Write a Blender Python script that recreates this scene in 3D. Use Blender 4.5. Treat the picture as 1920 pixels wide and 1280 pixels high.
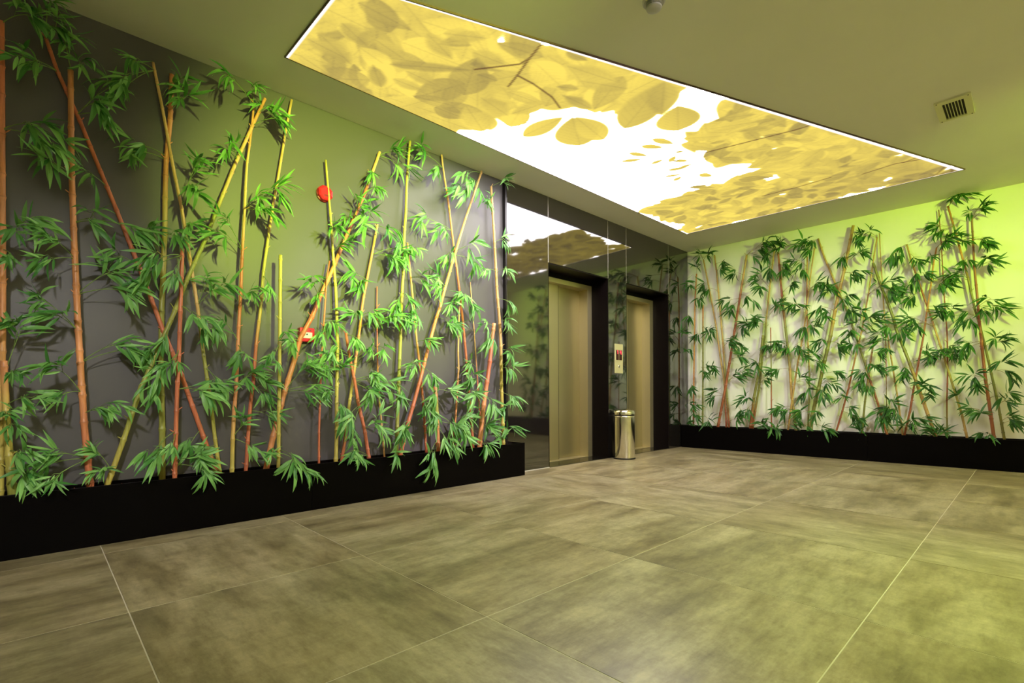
import bpy, bmesh, math, random
import numpy as np
from mathutils import Vector, Matrix

for o in list(bpy.data.objects): bpy.data.objects.remove(o)
SC = bpy.context.scene
COL = SC.collection
PI = math.pi

# ------------------------------------------------------------------ camera
EYE = 0.85
YAW, ROLL, FOC = 0.8201, -0.0045, 934.41          # focal length in pixels of a 1920 px wide frame
fw = Vector((math.cos(YAW), math.sin(YAW), 0)); rt = Vector((math.sin(YAW), -math.cos(YAW), 0)); up = rt.cross(fw)
r2 = rt * math.cos(ROLL) + up * math.sin(ROLL); u2 = up * math.cos(ROLL) - rt * math.sin(ROLL)
cam = bpy.data.cameras.new('camera'); cam.sensor_width = 36; cam.lens = FOC / 1920 * 36
cam.shift_x = (960 - 939.87) / 1920; cam.shift_y = (736.57 - 640) / 1920; cam.clip_start = 0.05
co = bpy.data.objects.new('camera', cam); COL.objects.link(co); SC.camera = co
co.matrix_world = Matrix(((r2.x, u2.x, -fw.x, 0), (r2.y, u2.y, -fw.y, 0), (r2.z, u2.z, -fw.z, EYE), (0, 0, 0, 1)))

# ------------------------------------------------------------------ world, exposure, lamps
W = bpy.data.worlds.new('world'); SC.world = W; W.use_nodes = True
W.node_tree.nodes['Background'].inputs[0].default_value = (.5, .5, .5, 1); W.node_tree.nodes['Background'].inputs[1].default_value = 0.05
SC.view_settings.view_transform = 'Standard'; SC.view_settings.look = 'None'
SC.view_settings.gamma = 1; SC.view_settings.use_curve_mapping = False
SC.view_settings.exposure = 0.22
BOX_WHITE = 11.0            # radiance of the clear parts of the backlit ceiling
BOX_LEAF = 0.88
# added ceiling spotlights, unseen, that brighten walls, leaves and floor: (position, target, power, colour, cone in degrees)
SPOTS = [((1.3, -1.5, 2.95), (2.0, 3.81, 2.25), 2100, (.74, 1, .14), 34),
         ((-0.7, -1.2, 2.95), (0.6, 3.7, 0.45), 400, (1, .95, .93), 35),
         ((2.5, -1.3, 2.95), (3.0, 3.7, 1.45), 900, (1, .88, .98), 42),
         ((4.2, -1.9, 2.95), (7.6, 1.3, 2.35), 640, (.62, 1, .06), 52),
         ((3.0, -1.2, 2.95), (2.5, 0.45, 0.0), 230, (.62, 1, .12), 66),
         ((2.2, -1.9, 2.95), (7.5, 2.9, 0.75), 520, (1, .94, .92), 42)]
# added floor-standing uplighters, unseen, that lift the ceiling: (position, power, colour)
UPLIGHTS = [((5.4, -2.7, 1.75), 650, (.90, .92, .34)), ((0.2, -2.8, 1.75), 400, (.94, .92, .78))]

# ------------------------------------------------------------------ dimensions (metres)
H = 3.078                  # ceiling
D = 3.811                  # painted left wall
XR, KR = 7.608, 0.037      # right wall (turned two degrees)
XB, YF = -3.6, -4.2        # walls behind the camera
GF = D - 0.04              # face of the granite cladding
PH = 0.335                 # planter height
tn = math.hypot(1, KR)
WALL = {'L': (Vector((0, D, 0)), Vector((1, 0, 0)), Vector((0, -1, 0))),
        'R': (Vector((XR, D, 0)), Vector((KR, -1, 0)) / tn, Vector((-1, -KR, 0)) / tn)}
def wp(w, s, out, z):
    o, t, n = WALL[w]
    return o + t * s + n * out + Vector((0, 0, z))

# ------------------------------------------------------------------ materials
def new_mat(name):
    m = bpy.data.materials.new(name); m.use_nodes = True
    nt = m.node_tree; return m, nt, nt.nodes['Principled BSDF']
def plain(name, col, rough=.5, metal=0, ior=1.5, emit=None, es=1, bump=0, bscale=200, coat=0, aniso=0):
    m, nt, b = new_mat(name)
    b.inputs['Base Color'].default_value = (*col, 1); b.inputs['Roughness'].default_value = rough
    b.inputs['Metallic'].default_value = metal; b.inputs['IOR'].default_value = ior
    b.inputs['Coat Weight'].default_value = coat; b.inputs['Anisotropic'].default_value = aniso
    if emit: b.inputs['Emission Color'].default_value = (*emit, 1); b.inputs['Emission Strength'].default_value = es
    if bump:
        tc = nt.nodes.new('ShaderNodeTexCoord'); n = nt.nodes.new('ShaderNodeTexNoise'); n.inputs['Scale'].default_value = bscale
        bp = nt.nodes.new('ShaderNodeBump'); bp.inputs['Strength'].default_value = bump; bp.inputs['Distance'].default_value = .002
        nt.links.new(tc.outputs['Object'], n.inputs['Vector']); nt.links.new(n.outputs['Fac'], bp.inputs['Height']); nt.links.new(bp.outputs['Normal'], b.inputs['Normal'])
    return m
def noise(nt, vec, scale, detail=4, rough=.55):
    n = nt.nodes.new('ShaderNodeTexNoise'); n.inputs['Scale'].default_value = scale; n.inputs['Detail'].default_value = detail; n.inputs['Roughness'].default_value = rough
    nt.links.new(vec, n.inputs['Vector']); return n.outputs['Fac']
def ramp(nt, fac, stops):
    r = nt.nodes.new('ShaderNodeValToRGB'); e = r.color_ramp.elements
    while len(e) < len(stops): e.new(.5)
    for el, (p, c) in zip(e, stops): el.position = p; el.color = (*c, 1)
    nt.links.new(fac, r.inputs['Fac']); return r.outputs['Color']
def mapping(nt, vec, scale):
    mp = nt.nodes.new('ShaderNodeMapping'); mp.inputs['Scale'].default_value = scale; nt.links.new(vec, mp.inputs['Vector']); return mp
def mixc(nt, a, b, fac, mode='MIX'):
    m = nt.nodes.new('ShaderNodeMix'); m.data_type = 'RGBA'; m.blend_type = mode
    for s, v in ((m.inputs[0], fac), (m.inputs[6], a), (m.inputs[7], b)):
        if isinstance(v, (int, float)): s.default_value = v
        elif isinstance(v, tuple): s.default_value = (*v, 1)
        else: nt.links.new(v, s)
    return m.outputs[2]

def tile_mat():
    m, nt, b = new_mat('concrete_look_tile')
    tc = nt.nodes.new('ShaderNodeTexCoord'); oi = nt.nodes.new('ShaderNodeObjectInfo')
    off = nt.nodes.new('ShaderNodeVectorMath'); off.operation = 'SCALE'; off.inputs[3].default_value = 37
    cmb = nt.nodes.new('ShaderNodeCombineXYZ')
    for i in range(3): nt.links.new(oi.outputs['Random'], cmb.inputs[i])
    nt.links.new(cmb.outputs[0], off.inputs[0])
    add = nt.nodes.new('ShaderNodeVectorMath'); add.operation = 'ADD'
    nt.links.new(tc.outputs['Object'], add.inputs[0]); nt.links.new(off.outputs[0], add.inputs[1])
    v = add.outputs[0]
    ma = mapping(nt, v, (1.0, 3.2, 1)); mb = mapping(nt, v, (3.2, 1.0, 1))
    n1 = noise(nt, ma.outputs[0], 1.5, 9, .70); n2 = noise(nt, mb.outputs[0], 2.4, 9, .72)
    n3 = noise(nt, v, 60, 3, .7); n4 = noise(nt, v, 1.3, 3, .5)
    c1 = ramp(nt, n1, [(.30, (.170, .140, .078)), (.46, (.315, .270, .155)), (.60, (.450, .395, .250)), (.78, (.56, .50, .335))])
    c2 = ramp(nt, n2, [(.32, (.66, .64, .60)), (.55, (1, 1, 1))])
    c = mixc(nt, c1, c2, .55, 'MULTIPLY')
    c = mixc(nt, c, ramp(nt, n3, [(.3, (.82, .82, .82)), (.6, (1, 1, 1))]), .6, 'MULTIPLY')
    c = mixc(nt, c, ramp(nt, n4, [(.35, (.92, .86, .80)), (.6, (1, 1, 1))]), .7, 'MULTIPLY')
    n5 = noise(nt, ma.outputs[0], 7, 8, .75); n6 = noise(nt, v, 16, 6, .75)
    c = mixc(nt, c, ramp(nt, n5, [(.34, (.70, .67, .62)), (.50, (1, 1, 1)), (.66, (1.16, 1.15, 1.12))]), .75, 'MULTIPLY')
    c = mixc(nt, c, ramp(nt, n6, [(.36, (.80, .78, .74)), (.52, (1, 1, 1)), (.7, (1.12, 1.12, 1.1))]), .6, 'MULTIPLY')
    nt.links.new(c, b.inputs['Base Color'])
    rr = nt.nodes.new('ShaderNodeMapRange'); rr.inputs[3].default_value = .24; rr.inputs[4].default_value = .42
    nt.links.new(n1, rr.inputs[0]); nt.links.new(rr.outputs[0], b.inputs['Roughness'])
    bp = nt.nodes.new('ShaderNodeBump'); bp.inputs['Strength'].default_value = .12; bp.inputs['Distance'].default_value = .002
    nt.links.new(n3, bp.inputs['Height']); nt.links.new(bp.outputs['Normal'], b.inputs['Normal'])
    return m
def granite_mat():
    m, nt, b = new_mat('polished_black_granite')
    tc = nt.nodes.new('ShaderNodeTexCoord')
    n = noise(nt, tc.outputs['Object'], 130, 3, .7)
    nt.links.new(ramp(nt, n, [(.45, (.006, .005, .005)), (.62, (.020, .017, .014)), (.75, (.07, .06, .05))]), b.inputs['Base Color'])
    b.inputs['Roughness'].default_value = .05; b.inputs['IOR'].default_value = 2.4
    return m
def paint_mat(name, col, rough, ior=1.5):
    m, nt, b = new_mat(name)
    tc = nt.nodes.new('ShaderNodeTexCoord')
    n = noise(nt, tc.outputs['Object'], 1.1, 4, .6)
    nt.links.new(mixc(nt, (*[c * .92 for c in col],), (*[c * 1.06 for c in col],), n), b.inputs['Base Color'])
    b.inputs['Roughness'].default_value = rough; b.inputs['IOR'].default_value = ior
    n2 = noise(nt, tc.outputs['Object'], 240, 2, .5)
    bp = nt.nodes.new('ShaderNodeBump'); bp.inputs['Strength'].default_value = .08; bp.inputs['Distance'].default_value = .001
    nt.links.new(n2, bp.inputs['Height']); nt.links.new(bp.outputs['Normal'], b.inputs['Normal'])
    return m
def steel_mat(name, col, rough, vertical=True, metal=1):
    m, nt, b = new_mat(name)
    tc = nt.nodes.new('ShaderNodeTexCoord')
    mp = mapping(nt, tc.outputs['Object'], (160, 160, 1.2) if vertical else (1.2, 160, 160))
    n = noise(nt, mp.outputs[0], 3, 3, .6)
    b.inputs['Base Color'].default_value = (*col, 1); b.inputs['Metallic'].default_value = metal
    rr = nt.nodes.new('ShaderNodeMapRange'); rr.inputs[3].default_value = rough * .8; rr.inputs[4].default_value = rough * 1.25
    nt.links.new(n, rr.inputs[0]); nt.links.new(rr.outputs[0], b.inputs['Roughness'])
    bp = nt.nodes.new('ShaderNodeBump'); bp.inputs['Strength'].default_value = .05; bp.inputs['Distance'].default_value = .001
    nt.links.new(n, bp.inputs['Height']); nt.links.new(bp.outputs['Normal'], b.inputs['Normal'])
    return m
def cane_mat():
    m, nt, b = new_mat('bamboo_cane')
    at = nt.nodes.new('ShaderNodeAttribute'); at.attribute_name = 'tint'
    tc = nt.nodes.new('ShaderNodeTexCoord')
    mp = mapping(nt, tc.outputs['Object'], (70, 70, 6))
    n = noise(nt, mp.outputs[0], 1, 4, .65)
    c = mixc(nt, at.outputs['Color'], ramp(nt, n, [(.3, (.62, .55, .45)), (.55, (1, 1, 1)), (.75, (1.15, 1.1, 1.0))]), .75, 'MULTIPLY')
    nt.links.new(c, b.inputs['Base Color']); b.inputs['Roughness'].default_value = .38
    return m
def leaf_mat(name, dark, light):
    m, nt, b = new_mat(name)
    oi = nt.nodes.new('ShaderNodeObjectInfo'); tc = nt.nodes.new('ShaderNodeTexCoord')
    c = ramp(nt, oi.outputs['Random'], [(0, dark), (1, light)])
    mp = mapping(nt, tc.outputs['Object'], (240, 6, 1)); n = noise(nt, mp.outputs[0], 1, 2, .5)
    c = mixc(nt, c, ramp(nt, n, [(.35, (.72, .78, .7)), (.6, (1, 1, 1))]), .8, 'MULTIPLY')
    nt.links.new(c, b.inputs['Base Color']); b.inputs['Roughness'].default_value = .42
    tr = nt.nodes.new('ShaderNodeBsdfTranslucent'); nt.links.new(c, tr.inputs['Color'])
    mx = nt.nodes.new('ShaderNodeMixShader'); mx.inputs[0].default_value = .22
    nt.links.new(b.outputs[0], mx.inputs[1]); nt.links.new(tr.outputs[0], mx.inputs[2])
    nt.links.new(mx.outputs[0], nt.nodes['Material Output'].inputs['Surface'])
    return m
def print_mat():
    m, nt, b = new_mat('backlit_leaf_print')
    nt.nodes.remove(b)
    at = nt.nodes.new('ShaderNodeAttribute'); at.attribute_name = 'print'
    em = nt.nodes.new('ShaderNodeEmission'); em.inputs['Strength'].default_value = 1
    nt.links.new(at.outputs['Color'], em.inputs['Color']); nt.links.new(em.outputs[0], nt.nodes['Material Output'].inputs['Surface'])
    return m
M = dict(
    tile=tile_mat(), grout=plain('pale_grout', (.62, .57, .45), .8), granite=granite_mat(),
    dark_wall=paint_mat('charcoal_satin_paint', (.108, .101, .105), .40), white_wall=paint_mat('white_wall_paint', (.80, .79, .72), .6),
    ceiling=paint_mat('ceiling_paint', (.74, .73, .62), .75), trim=plain('black_metal_trim', (.012, .010, .010), .3),
    planter=plain('black_lacquered_planter', (.0022, .0016, .0016), .38, ior=1.14, bump=.05, bscale=60), soil=plain('terracotta_bark', (.42, .15, .075), .9, bump=.6, bscale=90),
    steel=steel_mat('brushed_steel', (.50, .445, .25), .36, metal=.85), frame_steel=steel_mat('frame_steel', (.66, .58, .36), .34, metal=.8),
    bin_steel=steel_mat('polished_bin_steel', (.86, .82, .74), .14), rubber=plain('black_rubber', (.010, .009, .009), .5),
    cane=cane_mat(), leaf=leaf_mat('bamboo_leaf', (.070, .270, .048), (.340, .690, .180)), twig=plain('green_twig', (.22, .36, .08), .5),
    leaf_dark=leaf_mat('deep_green_bamboo_leaf', (.016, .085, .014), (.075, .240, .038)), twig_tan=plain('tan_twig', (.33, .25, .09), .5),  # right planter's leaves: their backlit darkness is put into the colour
    print=print_mat(), box_frame=plain('bronze_lightbox_frame', (.10, .055, .040), .4), red=plain('red_alarm_plastic', (.58, .016, .040), .25),
    pale=plain('white_plastic', (.75, .73, .66), .4), black=plain('black_plastic', (.01, .01, .01), .4), plate=plain('champagne_plate', (.74, .70, .38), .35, metal=.35),
    glow=plain('red_display_segments', (.4, .01, .02), .4, emit=(1, .05, .08), es=1.6), window=plain('dark_display_glass', (.05, .012, .010), .15), chrome=plain('chrome_button', (.85, .85, .85), .12, metal=1),
    honed=plain('honed_black_granite', (.006, .004, .004), .28, ior=1.22), grille=plain('khaki_vent_metal', (.62, .60, .34), .5), dark_duct=plain('dark_duct', (.02, .015, .012), .8), detector=plain('grey_detector_plastic', (.46, .45, .42), .45), skirt=plain('white_sealant', (.62, .60, .52), .6))

# ------------------------------------------------------------------ builders
def link(name, me, mat=None, parent=None):
    o = bpy.data.objects.new(name, me); COL.objects.link(o)
    if mat: me.materials.append(mat)
    if parent: o.parent = parent
    return o
def from_bm(name, bm, mat, parent=None, smooth=False):
    me = bpy.data.meshes.new(name); bmesh.ops.recalc_face_normals(bm, faces=bm.faces); bm.to_mesh(me); bm.free()
    if smooth: me.shade_smooth()
    return link(name, me, mat, parent)
def add_box(bm, a, b, bev=0):
    vs = [bm.verts.new((x, y, z)) for x in (a[0], b[0]) for y in (a[1], b[1]) for z in (a[2], b[2])]
    fs = [bm.faces.new([vs[i] for i in q]) for q in ((0, 1, 3, 2), (4, 6, 7, 5), (0, 4, 5, 1), (2, 3, 7, 6), (0, 2, 6, 4), (1, 5, 7, 3))]
    if bev:
        bmesh.ops.recalc_face_normals(bm, faces=fs)
        bmesh.ops.bevel(bm, geom=list({e for f in fs for e in f.edges}), offset=bev, segments=2, profile=.6, affect='EDGES')
def box(name, a, b, mat, parent=None, bev=0):
    bm = bmesh.new(); add_box(bm, a, b, bev); return from_bm(name, bm, mat, parent)
def add_prism(bm, pts, z0, z1):
    lo = [bm.verts.new((x, y, z0)) for x, y in pts]; hi = [bm.verts.new((x, y, z1)) for x, y in pts]
    bm.faces.new(lo); bm.faces.new(hi)
    for i in range(len(pts)): bm.faces.new((lo[i], lo[(i + 1) % len(pts)], hi[(i + 1) % len(pts)], hi[i]))
def prism(name, pts, z0, z1, mat, parent=None):
    bm = bmesh.new(); add_prism(bm, pts, z0, z1); return from_bm(name, bm, mat, parent)
def lathe(name, prof, mat, parent=None, n=48, rot=None):
    bm = bmesh.new(); rings = []
    for r, z in prof:
        if r < 1e-6: rings.append([bm.verts.new((0, 0, z))])
        else: rings.append([bm.verts.new((r * math.cos(2 * PI * i / n), r * math.sin(2 * PI * i / n), z)) for i in range(n)])
    for A, B in zip(rings, rings[1:]):
        for i in range(n):
            j = (i + 1) % n
            if len(A) == 1 and len(B) == 1: continue
            if len(A) == 1: bm.faces.new((A[0], B[i], B[j]))
            elif len(B) == 1: bm.faces.new((A[i], B[0], A[j]))
            else: bm.faces.new((A[i], A[j], B[j], B[i]))
    if rot: bmesh.ops.transform(bm, matrix=rot, verts=bm.verts)
    o = from_bm(name, bm, mat, parent)
    o.data.shade_smooth()
    for p in o.data.polygons: p.use_smooth = True
    try: o.data.set_sharp_from_angle(angle=math.radians(38))
    except Exception: pass
    return o
def empty(name, loc=(0, 0, 0)):
    o = bpy.data.objects.new(name, None); o.empty_display_size = .1; COL.objects.link(o); o.location = loc; return o
def tag(o, label, cat=None, group=None, kind=None):
    o['label'] = label
    if cat: o['category'] = cat
    if group: o['group'] = group
    if kind: o['kind'] = kind
    return o

# ------------------------------------------------------------------ the room
S, U0, V0 = 0.9897, 0.262, 2.4167                    # tile size and one crossing of the joints
floor = box('floor', (XB, YF, -.20), (XR + .4, D + .52, -.0012), M['grout'])
tag(floor, 'floor of large taupe concrete-look tiles with thin pale joints', kind='structure')
j = .0025
tile_cache = {}
x_hi = XR - .02
nx0 = math.floor((XB - U0) / S); ny0 = math.floor((YF - V0) / S)
for i in range(nx0, 9):
    for k in range(ny0, 3):
        x0, x1 = max(U0 + i * S, XB), min(U0 + (i + 1) * S, XR + .3)
        y0, y1 = max(V0 + k * S, YF), min(V0 + (k + 1) * S, D + .02)
        if x1 - x0 < .02 or y1 - y0 < .02: continue
        key = (round(x1 - x0, 3), round(y1 - y0, 3))
        if key not in tile_cache:
            bm = bmesh.new(); w, h = key; add_box(bm, (-w / 2 + j, -h / 2 + j, -.010), (w / 2 - j, h / 2 - j, 0), .0006)
            me = bpy.data.meshes.new('floor_tile'); bm.to_mesh(me); bm.free(); me.materials.append(M['tile']); tile_cache[key] = me
        t = bpy.data.objects.new('floor_tile', tile_cache[key]); COL.objects.link(t); t.parent = floor
        t.location = ((x0 + x1) / 2, (y0 + y1) / 2, 0)
        if key[0] == key[1] and (i * 7 + k * 3) % 3 == 0: t.rotation_euler.z = PI / 2

LB = [(1.210, 3.366), (6.676, 3.326), (6.812, 0.480), (1.222, 2.531)]     # corners of the backlit ceiling panel
ceil = box('ceiling', (XB, YF, H), (XR + .4, D + .52, H + .12), M['ceiling'])
tag(ceil, 'plain painted ceiling round the backlit leaf panel', kind='structure')
wl = box('wall_left', (XB, D, 0), (3.60, D + .52, H), M['dark_wall'])
tag(wl, 'charcoal painted wall behind the left bamboo planter', kind='structure')
c0 = wp('R', -.52, 0, 0); c1 = wp('R', 8.1, 0, 0); nb = Vector((1, KR, 0)) / tn * .15
wr = prism('wall_right', [(c0.x, c0.y), (c1.x, c1.y), (c1.x + nb.x, c1.y + nb.y), (c0.x + nb.x, c0.y + nb.y)], 0, H, M['white_wall'])
tag(wr, 'white wall behind the right bamboo planter', kind='structure')
tag(box('wall_back', (XB - .15, YF, 0), (XB, D + .52, H), M['white_wall']), 'white wall behind the camera', kind='structure')
tag(box('wall_front', (XB, YF - .15, 0), (XR + .5, YF, H), M['white_wall']), 'white wall facing the elevators', kind='structure')
tag(box('trim_1', (3.585, GF - .002, 0), (3.606, D, H - .001), M['trim']), 'thin black metal strip where charcoal wall meets granite', kind='structure')
tag(box('baseboard_left', (3.70, GF - .006, 0), (4.258, GF, .008), M['skirt']), 'thin pale sealant line at foot of the granite', kind='structure')

# granite cladding round the two elevators
we = box('wall_elevator', (3.608, D + .43, 0), (7.62, D + .52, H), M['trim'])
tag(we, 'polished black granite wall holding two elevators', kind='structure')
OP = [(4.258, 5.419), (5.839, 6.975)]; OT = 2.330
g = .0025
cuts = [(3.608, 4.258, 0, H), (5.419, 5.839, 0, H), (6.975, 7.585, 0, H), (4.258, 5.419, OT, H), (5.839, 6.975, OT, H)]
NB = D + .225              # back of the niches (face of the door frames)
for (a, b, z0, z1) in cuts:
    box('granite_panel', (a + g, GF, z0 + (g if z0 else 0)), (b - g, NB + .20, z1 - .0005), M['granite'], we, .001)
for x_, z0_ in ((4.258, OT), (5.419, OT), (5.839, OT), (6.975, OT)):
    box('joint', (x_ - .0024, GF + .0006, z0_), (x_ + .0024, GF + .02, H - .001), M['skirt'], we)
for (a, b) in OP:          # polished side and head linings of each niche are the sides of those panels; the sill is its own slab
    box('granite_sill', (a + g, GF, 0), (b - g, NB + .16, .006), M['granite'], we)
    for p_, q_ in ((a + g, a + .010), (b - .010, b - g)): box('granite_lining', (p_, GF + .003, .006), (q_, NB + .19, OT - .012), M['honed'], we)
    box('granite_lining', (a + g, GF + .003, OT - .011), (b - g, NB + .19, OT - .0005), M['honed'], we)
    box('granite_lining', (a + .011, NB, 2.262), (b - .011, NB + .16, OT - .012), M['honed'], we)
def elevator(name, a, b, label):
    r = empty(name, ((a + b) / 2, NB, 0)); tag(r, label, kind='structure'); X = (a + b) / 2
    def bx(n, p, q, m, par=r, bev=.0015): return box(n, (p[0] - X, p[1] - NB, p[2]), (q[0] - X, q[1] - NB, q[2]), m, par, bev)
    ji, jo, top = .105, .012, 2.205
    bx('jamb', (a + jo, NB - .012, .006), (a + ji, NB + .180, 2.262), M['frame_steel']); bx('jamb', (b - ji, NB - .012, .006), (b - jo, NB + .180, 2.262), M['frame_steel'])
    bx('header', (a + ji, NB - .012, top), (b - ji, NB + .180, 2.262), M['frame_steel'])
    mid = a + .552
    bx('door_panel', (a + ji - .03, NB + .062, .012), (mid, NB + .098, top + .02), M['steel'], r, .003)
    bx('door_panel', (mid - .04, NB + .124, .012), (b - ji + .03, NB + .160, top + .02), M['steel'], r, .003)
    bx('door_edge', (mid - .001, NB + .064, .014), (mid + .007, NB + .123, top + .019), M['rubber'], r, 0)  # dark strip standing in for the shade in the gap between panels
    bx('threshold', (a + ji, NB - .005, .006), (b - ji, NB + .16, .0105), M['frame_steel'])
elevator('door_1', *OP[0], 'nearer elevator with brushed steel sliding doors in a black granite recess')
elevator('door_2', *OP[1], 'farther elevator with brushed steel doors, partly behind the steel bin')

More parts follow.
